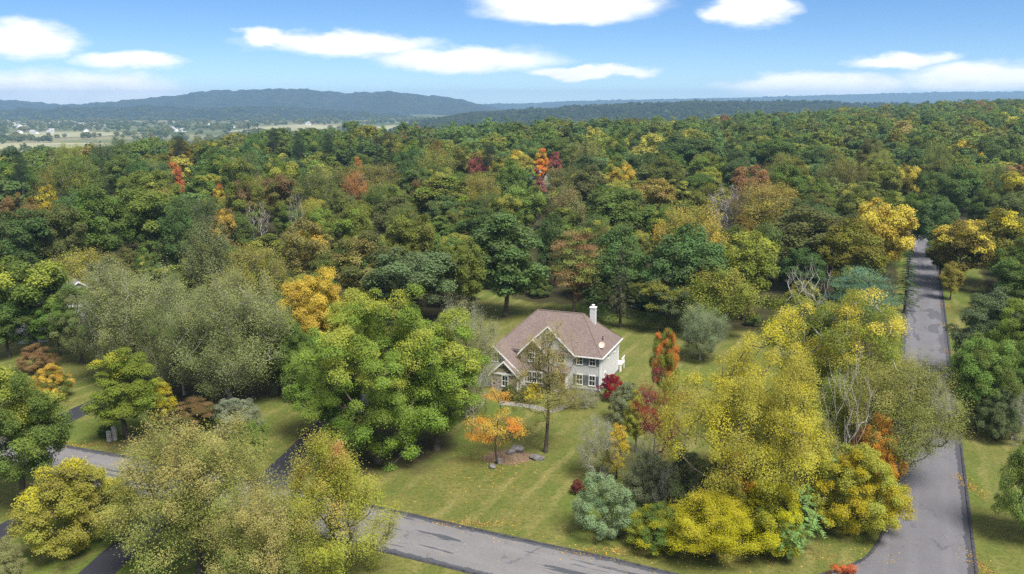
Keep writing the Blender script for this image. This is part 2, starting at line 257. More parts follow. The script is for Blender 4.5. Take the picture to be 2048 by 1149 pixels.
    ('airy', 14.7, 241.4, 17.0, 12.5, 'paleolive', 'rust2', 0.3, 'tree', 'tree', '', 'woodland trees behind the house', 0),
    ('broad', 42.4, 259.2, 19.0, 16.4, 'yolive', 'rust2', 0.2, 'tree', 'tree', '', 'woodland trees behind the house', 0),
    ('broad', 96.6, 274.2, 17.0, 11.0, 'green4', None, 0.0, 'tree', 'tree', '', 'woodland trees behind the house', 0),
    ('broad', -21.9, 186.0, 18.0, 11.9, 'green4', None, 0.0, 'tree', 'tree', '', 'woodland trees behind the house', 0),
    ('broad', -38.1, 204.4, 17.0, 11.8, 'green4', 'bright', 0.3, 'tree', 'tree', '', 'woodland trees behind the house', 0),
    ('broad', -47.9, 216.6, 15.0, 7.5, 'bright', None, 0.0, 'tree', 'tree', '', 'woodland trees behind the house', 0),
    ('broad', -69.3, 208.0, 16.0, 7.2, 'olivetan', 'yorange', 0.3, 'tree', 'tree', '', 'woodland trees behind the house', 0),
    ('broad', 20.3, 162.2, 18.0, 11.4, 'green3', None, 0.0, 'tree', 'tree', '', 'woodland trees behind the house', 0),
    ('broad', -8.5, 156.1, 17.0, 9.1, 'green4', None, 0.0, 'tree', 'tree', '', 'woodland trees behind the house', 0),
    ('broad', 9.2, 185.4, 17.0, 9.7, 'dkgreen', None, 0.0, 'tree', 'tree', '', 'woodland trees behind the house', 0),
    ('broad', 49.5, 169.4, 18.0, 7.9, 'dkolive', None, 0.0, 'tree', 'tree', '', 'woodland trees behind the house', 0),
    ('broad', 137.7, 288.6, 19.0, 9.9, 'green2', None, 0.0, 'tree', 'tree', '', 'woodland trees behind the house', 0),
    ('broad', 103.0, 204.4, 17.0, 8.3, 'green3', None, 0.0, 'tree', 'tree', '', 'woodland trees behind the house', 0),
    ('broad', 74.3, 329.9, 21.0, 17.0, 'green4', None, 0.0, 'tree', 'tree', '', 'woodland trees behind the house', 0),
    ('broad', 128.8, 368.2, 20.0, 18.9, 'green3', None, 0.0, 'tree', 'tree', '', 'woodland trees behind the house', 0),
    ('broad', 82.9, 319.2, 20.0, 14.6, 'dkgreen', None, 0.0, 'tree', 'tree', '', 'woodland trees behind the house', 0),
    ('pine', -150.7, 268.1, 26.0, 4.6, 'dkconifer', None, 0.0, 'conifer', 'tree', 'dark pointed conifer rising from the woodland crest against the valley', 'conifers on the woodland crest', 0),
    ('spruce', -285.8, 717.8, 26.0, 10.6, 'dkconifer', None, 0.0, 'conifer', 'tree', 'dark pointed conifer rising from the woodland crest against the valley', 'conifers on the woodland crest', 0),
    ('spruce', -167.5, 408.9, 26.0, 6.0, 'dkconifer', None, 0.0, 'conifer', 'tree', 'dark pointed conifer rising from the woodland crest against the valley', 'conifers on the woodland crest', 0),
    ('spruce', -145.3, 487.2, 26.0, 7.2, 'dkconifer', None, 0.0, 'conifer', 'tree', 'dark pointed conifer rising from the woodland crest against the valley', 'conifers on the woodland crest', 0),
    ('spruce', -125.8, 438.0, 26.0, 6.5, 'dkconifer', None, 0.0, 'conifer', 'tree', 'dark pointed conifer rising from the woodland crest against the valley', 'conifers on the woodland crest', 0),
    ('pine', -122.1, 451.2, 26.0, 7.7, 'dkconifer', None, 0.0, 'conifer', 'tree', 'dark pointed conifer rising from the woodland crest against the valley', 'conifers on the woodland crest', 0),
    ('spruce', -139.9, 299.2, 26.0, 4.4, 'dkconifer', None, 0.0, 'conifer', 'tree', 'dark pointed conifer rising from the woodland crest against the valley', 'conifers on the woodland crest', 0),
    ('pine', -81.5, 390.5, 26.0, 6.7, 'dkconifer', None, 0.0, 'conifer', 'tree', 'dark pointed conifer rising from the woodland crest against the valley', 'conifers on the woodland crest', 0),
    ('spruce', -70.4, 384.3, 26.0, 5.7, 'dkconifer', None, 0.0, 'conifer', 'tree', 'dark pointed conifer rising from the woodland crest against the valley', 'conifers on the woodland crest', 0),
    ('spruce', -65.5, 381.0, 26.0, 5.6, 'dkconifer', None, 0.0, 'conifer', 'tree', 'dark pointed conifer rising from the woodland crest against the valley', 'conifers on the woodland crest', 0),
    ('spruce', -58.3, 379.1, 26.0, 5.6, 'dkconifer', None, 0.0, 'conifer', 'tree', 'dark pointed conifer rising from the woodland crest against the valley', 'conifers on the woodland crest', 0),
    ('spruce', -52.1, 377.6, 26.0, 5.6, 'dkconifer', None, 0.0, 'conifer', 'tree', 'dark pointed conifer rising from the woodland crest against the valley', 'conifers on the woodland crest', 0),
    ('spruce', -39.2, 372.9, 26.0, 5.5, 'dkconifer', None, 0.0, 'conifer', 'tree', 'dark pointed conifer rising from the woodland crest against the valley', 'conifers on the woodland crest', 0),
    ('spruce', -14.5, 337.6, 26.0, 5.0, 'dkconifer', None, 0.0, 'conifer', 'tree', 'dark pointed conifer rising from the woodland crest against the valley', 'conifers on the woodland crest', 0),
    ('pine', -9.1, 327.7, 26.0, 5.6, 'dkconifer', None, 0.0, 'conifer', 'tree', 'dark pointed conifer rising from the woodland crest against the valley', 'conifers on the woodland crest', 0),
    ('spruce', 28.2, 337.2, 26.0, 5.0, 'dkconifer', None, 0.0, 'conifer', 'tree', 'dark pointed conifer rising from the woodland crest against the valley', 'conifers on the woodland crest', 0),
    ('pine', -146.2, 386.0, 26.0, 6.6, 'dkconifer', None, 0.0, 'conifer', 'tree', 'dark pointed conifer rising from the woodland crest against the valley', 'conifers on the woodland crest', 0),
    ('pine', -92.5, 381.3, 26.0, 6.5, 'dkconifer', None, 0.0, 'conifer', 'tree', 'dark pointed conifer rising from the woodland crest against the valley', 'conifers on the woodland crest', 0),
]
LANE_EDGE = [(-79.78, 105.54), (-70.11, 102.40), (-62.35, 99.76), (-51.38, 96.02), (-42.80, 92.82), (-28.14, 86.96), (-13.50, 80.75), (-1.13, 75.10), (7.89, 71.15), (14.06, 68.13)]
LANE_LOW = [(-18.10, 75.29), (-10.54, 71.59), (-4.05, 68.13)]
CORNER = [(42.77, 91.15), (40.97, 87.21), (38.77, 82.42), (35.40, 76.07), (32.26, 71.59), (29.68, 69.53)]
DRIVE_HOUSE = [(-26.54, 82.42), (-25.72, 86.96), (-24.37, 93.67), (-22.84, 103.08), (-20.56, 111.76), (-15.94, 118.04), (-10.43, 120.28)]
DRIVE_NEIGH = [(-60.59, 94.69), (-58.69, 99.76), (-56.54, 109.23), (-53.93, 118.71), (-53.08, 127.51)]
DRIVE_A = [(-50.99, 68.05), (-49.56, 72.76), (-47.74, 76.87), (-45.78, 81.52), (-43.55, 87.21)]
DRIVE_B = [(-37.10, 62.09), (-35.95, 67.65), (-35.45, 71.86), (-34.65, 76.57), (-33.66, 82.99)]
POSTS = [(-48.30, 98.17), (-47.78, 98.49)]
ROCKS = [(0.64, 94.98), (-0.12, 94.25), (3.02, 92.68), (2.40, 93.10), (-1.47, 91.84), (-2.17, 90.47)]
MAILBOX = [(-35.75, 88.23)]
WALK = [(-1.62, 111.56), (1.07, 110.77), (3.06, 109.80), (5.00, 108.47), (7.09, 110.38)]
NEIGH_HOUSE = [(-71.31, 140.01), (-80.50, 140.01)]
LITTER = [(-5.06, 87.21), (-42.02, 94.69), (-1.31, 88.49), (25.62, 70.55), (32.36, 74.15), (-49.98, 103.43), (18.74, 69.70)]
# ------------------------------------------------------------------ small tools
def sm(a, b, x):
    t = np.clip((np.asarray(x, float) - a) / (b - a), 0, 1); return t * t * (3 - 2 * t)
GX = [-900, -400, -287, -100, 0, 137, 300, 517, 900]; GZ = [-26, -16, -9, 5, 6, 6, 10, 17.5, 26]
CXT = [-900, -400, -287, -100, 0, 137, 300, 517, 900]; CYT = [430, 430, 480, 560, 620, 720, 900, 1100, 1300]
VALLEY = -55.0
def near_z(x, y): return np.interp(x, GX, GZ) * sm(270, 560, y)
def ground_z(x, y):
    x = np.asarray(x, float); y = np.asarray(y, float)
    g = near_z(x, y); yc = np.interp(x, CXT, CYT)
    return g - (g - VALLEY) * sm(20, 760, y - yc)

def tag(o, label=None, cat=None, group=None, kind=None):
    if label: o['label'] = label
    if cat: o['category'] = cat
    if group: o['group'] = group
    if kind: o['kind'] = kind
    return o
def empty(name, loc=(0, 0, 0), rz=0.0):
    o = bpy.data.objects.new(name, None); C.objects.link(o); o.location = loc; o.rotation_euler = (0, 0, rz); o.empty_display_size = .5
    return o
def link(name, me, mat=None, parent=None):
    if mat is not None and not len(me.materials): me.materials.append(mat)
    o = bpy.data.objects.new(name, me); C.objects.link(o); o.parent = parent
    return o
def mesh_np(name, verts, quads, smooth=False, face_attrs=None, tris=None):
    """verts (n,3), quads (m,4): a mesh made fast"""
    me = bpy.data.meshes.new(name)
    verts = np.ascontiguousarray(verts, np.float32); quads = np.ascontiguousarray(quads, np.int32)
    n, m = len(verts), len(quads); k = quads.shape[1]
    me.vertices.add(n); me.vertices.foreach_set('co', verts.ravel())
    me.loops.add(m * k); me.loops.foreach_set('vertex_index', quads.ravel())
    me.polygons.add(m); me.polygons.foreach_set('loop_start', np.arange(0, m * k, k, dtype=np.int32))
    if face_attrs:
        for key, arr in face_attrs.items():
            a = me.attributes.new(key, 'FLOAT', 'FACE'); a.data.foreach_set('value', np.ascontiguousarray(arr, np.float32))
    me.update(calc_edges=True)
    if smooth: me.polygons.foreach_set('use_smooth', np.ones(m, bool))
    return me
class MB:
    """collects boxes, prisms and tubes into one mesh"""
    def __init__(self): self.v = []; self.f = []
    def add(self, vs, fs):
        b = len(self.v); self.v += [tuple(p) for p in vs]; self.f += [tuple(b + i for i in f) for f in fs]; return self
    def box(self, x0, x1, y0, y1, z0, z1):
        return self.add([(x0, y0, z0), (x1, y0, z0), (x1, y1, z0), (x0, y1, z0), (x0, y0, z1), (x1, y0, z1), (x1, y1, z1), (x0, y1, z1)],
                        [(0, 3, 2, 1), (4, 5, 6, 7), (0, 1, 5, 4), (1, 2, 6, 5), (2, 3, 7, 6), (3, 0, 4, 7)])
    def slab(self, pts, t):
        """planar polygon thickened straight down"""
        n = len(pts); lo = [(p[0], p[1], p[2] - t) for p in pts]
        fs = [tuple(range(n)), tuple(range(2 * n - 1, n - 1, -1))]
        fs += [(i, n + i, n + (i + 1) % n, (i + 1) % n) for i in range(n)]
        return self.add(list(pts) + lo, fs)
    def prism_y(self, prof, y0, y1):
        """profile in x,z swept along y"""
        n = len(prof); a = [(p[0], y0, p[1]) for p in prof]; b = [(p[0], y1, p[1]) for p in prof]
        fs = [tuple(range(n)), tuple(range(2 * n - 1, n - 1, -1))] + [(i, n + i, n + (i + 1) % n, (i + 1) % n) for i in range(n)]
        return self.add(a + b, fs)
    def cyl(self, cx, cy_, z0, z1, r0, r1=None, n=12):
        r1 = r0 if r1 is None else r1
        vs = [(cx + r * math.cos(2 * math.pi * i / n), cy_ + r * math.sin(2 * math.pi * i / n), z) for z, r in ((z0, r0), (z1, r1)) for i in range(n)]
        fs = [(i, (i + 1) % n, n + (i + 1) % n, n + i) for i in range(n)] + [tuple(range(n, 2 * n)), tuple(range(n - 1, -1, -1))]
        return self.add(vs, fs)
    def mesh(self, name, recalc=True):
        me = bpy.data.meshes.new(name); me.from_pydata(self.v, [], self.f); me.update()
        if recalc:
            bm = bmesh.new(); bm.from_mesh(me); bmesh.ops.recalc_face_normals(bm, faces=bm.faces); bm.to_mesh(me); bm.free()
        return me
    def build(self, name, mat, parent=None): return link(name, self.mesh(name), mat, parent)

# ------------------------------------------------------------------ materials
def material(name):
    m = bpy.data.materials.new(name); m.use_nodes = True; t = NT(m.node_tree)
    b = m.node_tree.nodes['Principled BSDF']
    return m, t, b
def simple(name, col, rough=.7, spec=.3, vary=.15, scale=2.0, bump=0.0):
    m, t, b = material(name)
    tc = t.new('ShaderNodeTexCoord'); n = t.noise(tc.outputs['Object'], scale, 5)
    c = t.mix(t.ramp(n, .3, .7), tuple(x * (1 - vary) for x in col), tuple(x * (1 + vary) for x in col))
    t.link(c, b.inputs['Base Color']); b.inputs['Roughness'].default_value = rough; b.inputs['Specular IOR Level'].default_value = spec
    if bump:
        bp = t.new('ShaderNodeBump'); bp.inputs['Strength'].default_value = bump; bp.inputs['Distance'].default_value = .05
        t.link(t.noise(tc.outputs['Object'], scale * 8, 4), bp.inputs['Height']); t.link(bp.outputs[0], b.inputs['Normal'])
    return m

def leaf_material(name, far=False):
    m, t, b = material(name)
    oi = t.new('ShaderNodeObjectInfo')
    def attr(n, typ='GEOMETRY', o='Fac'): return t.new('ShaderNodeAttribute', attribute_name=n, attribute_type=typ).outputs[o]
    lr, lo, hh = attr('leaf_rand'), attr('lobe_rand'), attr('crown_height')
    if far:
        base = attr('tint', 'INSTANCER', 'Color'); col = base
    else:
        base = oi.outputs['Color']; tcol = attr('turn_color', 'OBJECT', 'Color'); amt = attr('turn_amount', 'OBJECT', 'Fac')
        s = t.math('ADD', t.math('MULTIPLY', lo, .56), t.math('ADD', t.math('MULTIPLY', hh, .36), t.math('MULTIPLY', lr, .08)))
        thr = t.math('SUBTRACT', 1.0, amt)
        f = t.ramp(t.math('SUBTRACT', s, t.math('MULTIPLY', thr, .9)), -.1, .12)
        col = t.mix(f, base, tcol)
    hs = t.new('ShaderNodeHueSaturation')
    t.link(col, hs.inputs['Color'])
    v = t.math('ADD', .76, t.math('ADD', t.math('MULTIPLY', lr, .20), t.math('MULTIPLY', lo, .30)))
    t.link(v, hs.inputs['Value'])
    t.link(t.math('ADD', .485, t.math('MULTIPLY', lo, .03)), hs.inputs['Hue'])
    t.link(t.math('ADD', .9, t.math('MULTIPLY', lr, .2)), hs.inputs['Saturation'])
    t.link(hs.outputs[0], b.inputs['Base Color']); b.inputs['Roughness'].default_value = .6; b.inputs['Specular IOR Level'].default_value = .12
    tr = t.new('ShaderNodeBsdfTranslucent')
    t.link(t.mix(1.0, hs.outputs[0], (1.15, 1.1, .6), 'MULTIPLY'), tr.inputs['Color'])
    mx = t.new('ShaderNodeMixShader'); mx.inputs[0].default_value = .28
    t.link(b.outputs[0], mx.inputs[1]); t.link(tr.outputs[0], mx.inputs[2])
    t.link(mx.outputs[0], m.node_tree.nodes['Material Output'].inputs['Surface'])
    return m
M_leaf = leaf_material('leaf'); M_far = leaf_material('leaf_far', True)
M_bark = simple('bark', (.085, .07, .058), .9, .1, .35, 1.5)
M_pale_bark = simple('pale_bark', (.36, .33, .31), .85, .15, .3, 1.5)

def ground_material():
    m, t, b = material('ground')
    tc = t.new('ShaderNodeTexCoord'); P = tc.outputs['Object']
    forest = t.new('ShaderNodeAttribute', attribute_name='forest').outputs['Fac']
    x, y, z = t.sep(P)
    big = t.noise(P, .035, 4); mid = t.noise(P, .22, 5); fine = t.noise(P, 2.2, 6, .65); vfine = t.noise(P, 9.0, 4, .7)
    g = t.mix(t.ramp(mid, .32, .68), (.096, .122, .024), (.165, .155, .044))
    g = t.mix(t.ramp(big, .46, .66), g, (.085, .14, .020))
    # mowing stripes run square to the lane
    ca, sa = math.cos(RAD(24.6)), math.sin(RAD(24.6))
    s = t.math('ADD', t.math('MULTIPLY', x, ca), t.math('MULTIPLY', y, -sa))
    s = t.math('ADD', s, t.math('MULTIPLY', t.math('SUBTRACT', mid, .5), 2.6))
    st = t.math('SINE', t.math('MULTIPLY', s, 2 * math.pi / 3.1))
    g = t.mix(t.math('MULTIPLY', t.ramp(st, .1, 1.0), t.ramp(t.noise(P, .09, 3), .40, .62, 0, .62)), g, (.25, .22, .08))
    coarse = t.noise(P, .8, 5, .7)
    g = t.mix(t.ramp(coarse, .46, .70, 0, .4), g, (.19, .165, .06))
    g = t.mix(t.ramp(fine, .38, .70, 0, .75), g, (.055, .075, .018))
    g = t.mix(t.ramp(vfine, .48, .75, 0, .7), g, (.25, .225, .075))
    litter = t.mix(t.ramp(fine, .3, .7), (.028, .028, .014), (.060, .050, .024))
    litter = t.mix(t.ramp(mid, .45, .7, 0, .6), litter, (.06, .07, .02))
    fm = t.ramp(t.math('ADD', forest, t.math('MULTIPLY', t.math('SUBTRACT', mid, .5), .9)), .3, .7)
    c = t.mix(fm, g, litter)
    dist = t.ramp(y, 700, 1100)
    far = t.mix(t.ramp(t.noise(P, .004, 5), .35, .6), (.05, .075, .03), (.13, .14, .06))
    far = t.mix(t.ramp(t.noise(P, .0016, 3), .52, .6, 0, .7), far, (.24, .21, .12))
    c = t.mix(dist, c, far)
    t.link(c, b.inputs['Base Color']); b.inputs['Roughness'].default_value = .95; b.inputs['Specular IOR Level'].default_value = .1
    bp = t.new('ShaderNodeBump'); bp.inputs['Strength'].default_value = .9; bp.inputs['Distance'].default_value = .12
    t.link(t.noise(P, 5.0, 6, .7), bp.inputs['Height']); t.link(bp.outputs[0], b.inputs['Normal'])
    return m
def asphalt_material(name, light, dark, patch=.5, edge=True, big=False):
    """light worn asphalt with dark sealed strips; UV x = metres along, UV y = metres across from the edge"""
    m, t, b = material(name)
    uv = t.new('ShaderNodeUVMap'); uv.uv_map = 'UVMap'
    tc = t.new('ShaderNodeTexCoord'); P = tc.outputs['Object']
    u, v, _ = t.sep(uv.outputs[0])
    width = t.new('ShaderNodeAttribute', attribute_name='road_width').outputs['Fac']
    vl = t.math('ADD', v, t.ramp(u, 84.0, 89.0, 10.0, 0.0)) if big else v      # no sealed strip across the mouth of the lane
    ed = t.math('MINIMUM', vl, t.math('SUBTRACT', width, v))
    streak = t.comb(t.math('MULTIPLY', u, .09), t.math('MULTIPLY', v, .9), 0.0)
    n1 = t.noise(streak, 1.0, 6, .62); n2 = t.noise(P, .35, 5, .6); n3 = t.noise(P, 6, 5, .7)
    c = t.mix(t.ramp(n3, .3, .7), tuple(x * .86 for x in light), tuple(x * 1.12 for x in light))
    c = t.mix(t.ramp(n2, .35, .7, 0, .35), c, tuple(x * .75 for x in light))
    track = t.math('ABSOLUTE', t.math('SUBTRACT', t.math('ABSOLUTE', t.math('SUBTRACT', v, t.math('MULTIPLY', width, .5))), 1.55))
    c = t.mix(t.math('MULTIPLY', t.ramp(track, .9, .1), t.ramp(n1, .35, .6, 0, .35)), c, tuple(x * 1.25 for x in light))
    vo = t.new('ShaderNodeTexVoronoi', feature='DISTANCE_TO_EDGE'); vo.inputs['Scale'].default_value = .16
    t.link(t.vmath('ADD', P, t.vmath('MULTIPLY', t.noise(P, .5, 4, .6, color=True), (3.0, 3.0, 0.0))), vo.inputs['Vector'])
    c = t.mix(t.math('MULTIPLY', t.ramp(vo.outputs['Distance'], .022, .010), t.ramp(n2, .46, .62, 0, .45)), c, dark)
    mask = t.ramp(n1, patch, patch + .035)
    if big:
        n4 = t.noise(t.comb(t.math('MULTIPLY', u, .11), t.math('MULTIPLY', v, .42), 2.0), 1.0, 3, .5, dist=.6)
        far = t.ramp(u, 112.0, 124.0)
        mask = t.mix(far, mask, t.ramp(n4, .53, .56, 0, .6))
    rag = t.math('ADD', ed, t.math('MULTIPLY', t.math('SUBTRACT', t.noise(P, 1.2, 5, .65), .5), 1.1))
    if edge: mask = t.math('MAXIMUM', mask, t.ramp(rag, .62, .5))
    c = t.mix(t.math('MULTIPLY', mask, .9), c, t.mix(n3, tuple(x * .8 for x in dark), tuple(x * 1.25 for x in dark)))
    t.link(c, b.inputs['Base Color']); b.inputs['Roughness'].default_value = .85; b.inputs['Specular IOR Level'].default_value = .25
    bp = t.new('ShaderNodeBump'); bp.inputs['Strength'].default_value = .4; bp.inputs['Distance'].default_value = .02
    t.link(t.noise(P, 18, 4), bp.inputs['Height']); t.link(bp.outputs[0], b.inputs['Normal'])
    return m
def stone_material():
    m, t, b = material('fieldstone')
    tc = t.new('ShaderNodeTexCoord'); P = tc.outputs['Object']
    q = t.vmath('MULTIPLY', P, (1.6, 1.6, 2.6))
    v = t.new('ShaderNodeTexVoronoi'); v.inputs['Scale'].default_value = 1.35; t.link(q, v.inputs['Vector'])
    e = t.new('ShaderNodeTexVoronoi', feature='DISTANCE_TO_EDGE'); e.inputs['Scale'].default_value = 1.35; t.link(q, e.inputs['Vector'])
    r, g, bb = t.sep(v.outputs['Color'])
    c = t.mix(r, (.13, .10, .085), (.36, .30, .25)); c = t.mix(t.ramp(g, .7, .9), c, (.42, .33, .22))
    c = t.mix(t.ramp(e.outputs['Distance'], .02, .07), (.3, .28, .26), c)
    t.link(c, b.inputs['Base Color']); b.inputs['Roughness'].default_value = .9
    bp = t.new('ShaderNodeBump'); bp.inputs['Distance'].default_value = .06; t.link(t.ramp(e.outputs['Distance'], 0, .12), bp.inputs['Height']); t.link(bp.outputs[0], b.inputs['Normal'])
    return m
def siding_material(name, col):
    m, t, b = material(name)
    tc = t.new('ShaderNodeTexCoord'); P = tc.outputs['Object']; x, y, z = t.sep(P)
    s = t.math('FRACT', t.math('DIVIDE', z, .16))
    n = t.noise(P, 1.2, 4)
    c = t.mix(t.ramp(n, .3, .7), tuple(k * .94 for k in col), col)
    t.link(c, b.inputs['Base Color']); b.inputs['Roughness'].default_value = .6
    bp = t.new('ShaderNodeBump'); bp.inputs['Strength'].default_value = .8; bp.inputs['Distance'].default_value = .02; t.link(s, bp.inputs['Height']); t.link(bp.outputs[0], b.inputs['Normal'])
    return m
def shingle_material(name, col):
    m, t, b = material(name)
    tc = t.new('ShaderNodeTexCoord'); P = tc.outputs['Object']
    br = t.new('ShaderNodeTexNoise'); q = t.vmath('MULTIPLY', P, (3.0, 3.0, 9.0)); t.link(q, br.inputs['Vector']); br.inputs['Scale'].default_value = 1.0; br.inputs['Detail'].default_value = 3
    n = t.noise(P, .5, 4)
    c = t.mix(t.ramp(br.outputs['Fac'], .3, .7), tuple(k * .78 for k in col), tuple(k * 1.2 for k in col))
    c = t.mix(t.ramp(n, .4, .7, 0, .3), c, tuple(k * .75 for k in col))
    t.link(c, b.inputs['Base Color']); b.inputs['Roughness'].default_value = .9; b.inputs['Specular IOR Level'].default_value = .15
    x, y, z = t.sep(P); bp = t.new('ShaderNodeBump'); bp.inputs['Strength'].default_value = .5; bp.inputs['Distance'].default_value = .02
    t.link(t.math('FRACT', t.math('DIVIDE', z, .11)), bp.inputs['Height']); t.link(bp.outputs[0], b.inputs['Normal'])
    return m
M_ground = ground_material()
M_road = asphalt_material('road_asphalt', (.138, .135, .148), (.052, .053, .065), .70, True, True)
M_lane = asphalt_material('lane_asphalt', (.170, .164, .168), (.052, .058, .070), .575)
M_corner = asphalt_material('corner_asphalt', (.138, .135, .148), (.055, .056, .068), .75, False)
M_drive = asphalt_material('drive_asphalt', (.032, .032, .042), (.022, .022, .03), .6, False)
M_berm = simple('berm', (.05, .05, .058), .9, .2, .4, 3.0, .5)
M_stone = stone_material(); M_siding = siding_material('siding', (.63, .63, .64)); M_shingle = shingle_material('shingle', (.178, .137, .124))
M_trim = simple('trim', (.78, .78, .77), .5, .4, .04); M_shutter = simple('shutter', (.13, .15, .17), .6, .3, .1)
M_glass, _t, _b = material('window_glass'); _b.inputs['Base Color'].default_value = (.02, .025, .03, 1); _b.inputs['Roughness'].default_value = .08; _b.inputs['Specular IOR Level'].default_value = .6
M_rock = simple('rock', (.16, .15, .15), .9, .2, .35, 2.5, .6); M_mulch = simple('mulch', (.17, .12, .08), .95, .1, .4, 4.0, .6)
M_walk = simple('walk', (.22, .21, .20), .9, .2, .2, 3.0)
M_grey_roof = shingle_material('grey_shingle', (.20, .20, .21)); M_black = simple('black_metal', (.02, .02, .02), .5, .4, .1)
M_dish = simple('dish', (.55, .46, .36), .5, .4, .05); M_post = simple('post', (.42, .40, .38), .8, .2, .15)

# ------------------------------------------------------------------ ground sheet
def graded(lo, hi, dense_lo, dense_hi, step, grow):
    mid = list(np.arange(dense_lo, dense_hi + .1, step)); s = step; a = dense_hi
    while a < hi: s *= grow; a += s; mid.append(min(a, hi))
    s = step; a = dense_lo
    while a > lo: s *= grow; a -= s; mid.insert(0, max(a, lo))
    return np.array(mid)
FX = [-120, -100, -62, -32, -16, -8, 4, 20, 40, 55, 70, 120]; FY = [150, 145, 150, 138, 150, 186, 172, 168, 152, 134, 140, 150]
RDIR = np.array([math.sin(RAD(24.6)), math.cos(RAD(24.6))]); RNRM = np.array([RDIR[1], -RDIR[0]])
RC0 = np.array([38.17, 64.21]) - RNRM * 3.52            # a point on the right road's centre line
def road_off(x, y): return (np.asarray(x) - RC0[0]) * RNRM[0] + (np.asarray(y) - RC0[1]) * RNRM[1]
def forest_mask(x, y):
    f = sm(-8, 6, y - np.interp(x, FX, FY))
    o = road_off(x, y)
    corridor = (1 - sm(4, 7, -o)) * (1 - sm(9, 16, o)) * (1 - sm(276, 292, y))
    thicket = np.exp(-(((x - 24) / 11.0) ** 2 + ((y - 84) / 11.0) ** 2) ** 2)
    left2 = np.exp(-(((x + 42) / 9.0) ** 2 + ((y - 97) / 5.5) ** 2) ** 2) * .62
    left = np.exp(-(((x + 44) / 12.0) ** 2 + ((y - 118) / 14.0) ** 2) ** 2) * .9
    maple = np.exp(-(((x + 14) / 9.0) ** 2 + ((y - 96) / 9.0) ** 2) ** 2) * .75
    f = np.maximum.reduce([f, thicket, left, left2, maple])
    return f * (1 - corridor)
xs = graded(-9400, 9400, -95, 150, 3.0, 1.09); ys = graded(-140, 12600, 55, 280, 3.0, 1.06)
X, Y = np.meshgrid(xs, ys); Z = ground_z(X, Y)
V = np.stack([X, Y, Z], -1).reshape(-1, 3); nx, ny = len(xs), len(ys)
I = np.arange(nx * ny).reshape(ny, nx)
me = mesh_np('ground', V, np.stack([I[:-1, :-1], I[:-1, 1:], I[1:, 1:], I[1:, :-1]], -1).reshape(-1, 4), smooth=True)
a = me.attributes.new('forest', 'FLOAT', 'POINT'); a.data.foreach_set('value', forest_mask(V[:, 0], V[:, 1]).astype(np.float32))
tag(link('ground', me, M_ground), kind='structure')

# ------------------------------------------------------------------ far hills
RNG = np.random.default_rng(5)
def lumps(x, y, amp, wl, seed, octaves=4):
    r = np.random.default_rng(seed); z = 0 * x
    for o in range(octaves):
        for _ in range(5):
            a = r.uniform(0, 6.283); k = 6.283 / (wl / 1.9 ** o) * r.uniform(.7, 1.3)
            z = z + np.sin((x * math.cos(a) + y * math.sin(a)) * k + r.uniform(0, 6.28)) * amp / 2.2 / 1.5 ** o
    return z
def hill_material(name, c1, c2, c3, s):
    m, t, b = material(name)
    tc = t.new('ShaderNodeTexCoord'); P = tc.outputs['Object']
    n = t.noise(P, s, 6, .65); n2 = t.noise(P, s * .12, 3)
    c = t.mix(t.ramp(n, .35, .65), c1, c2); c = t.mix(t.ramp(n2, .70, .74, 0, .5), c, c3)
    t.link(c, b.inputs['Base Color']); b.inputs['Roughness'].default_value = 1.0; b.inputs['Specular IOR Level'].default_value = 0
    return m
HILLS = {
 'main_hill': (5000, [(-4276, 67), (-3437, 51), (-2877, 35), (-2710, 21), (-2571, 7), (-2317, 18), (-2062, 40), (-1864, 62), (-1609, 87), (-1300, 95), (-1076, 89), (-909, 73), (-684, 78), (-488, 65), (-348, 48), (-236, 24), (-124, -1), (73, -40), (260, -60)], 1100, 5.0),
 'lower_hill': (3900, [(-3344, 14), (-2249, -5), (-1919, 4), (-1589, 10), (-1326, 1), (-1106, 12), (-843, -3), (-580, -20), (-300, -60)], 650, 4.0),
 'distant_ridge': (9000, [(-1100, -60), (-628, -29), (-324, -9), (132, 0), (637, 25), (1648, 45), (2406, 60), (3414, 89), (4422, 114), (5431, 119), (7448, 129)], 1500, 5.0),
 'wooded_ridge': (2300, [(-500, -60), (-250, -22), (-83, 0), (34, 6), (98, 10), (228, 19), (357, 24), (615, 28), (809, 26), (1003, 21), (1262, 20), (1779, 24), (2400, 20)], 620, 2.0)}
def moved(d, prof, D, amp, k):
    return (d * k, [(p[0] * k, 40 + (p[1] - 40) * k) for p in prof], D * k, amp * k)
HILLS['main_hill'] = moved(*HILLS['main_hill'], 1.4); HILLS['lower_hill'] = moved(*HILLS['lower_hill'], 1.25); HILLS['distant_ridge'] = moved(*HILLS['distant_ridge'], 1.15); HILLS['wooded_ridge'] = moved(*HILLS['wooded_ridge'], 1.5)
def hill_z(name, x, y):
    d, prof, D, amp = HILLS[name]
    zt = np.interp(x, [p[0] for p in prof], [p[1] for p in prof])
    k = np.clip(np.abs(y - d - lumps(x, 0 * x, D * .12, 900, 7)) / D, 0, 1)
    f = .5 + .5 * np.cos(k * math.pi)
    return -62 + (zt + 62) * f + lumps(x, y, amp, 160, 11) * f
M_hill = hill_material('hill_wood', (.016, .026, .020), (.034, .044, .028), (.14, .14, .09), .013)
M_hill2 = hill_material('ridge_wood', (.035, .06, .025), (.07, .09, .03), (.06, .08, .03), .06)
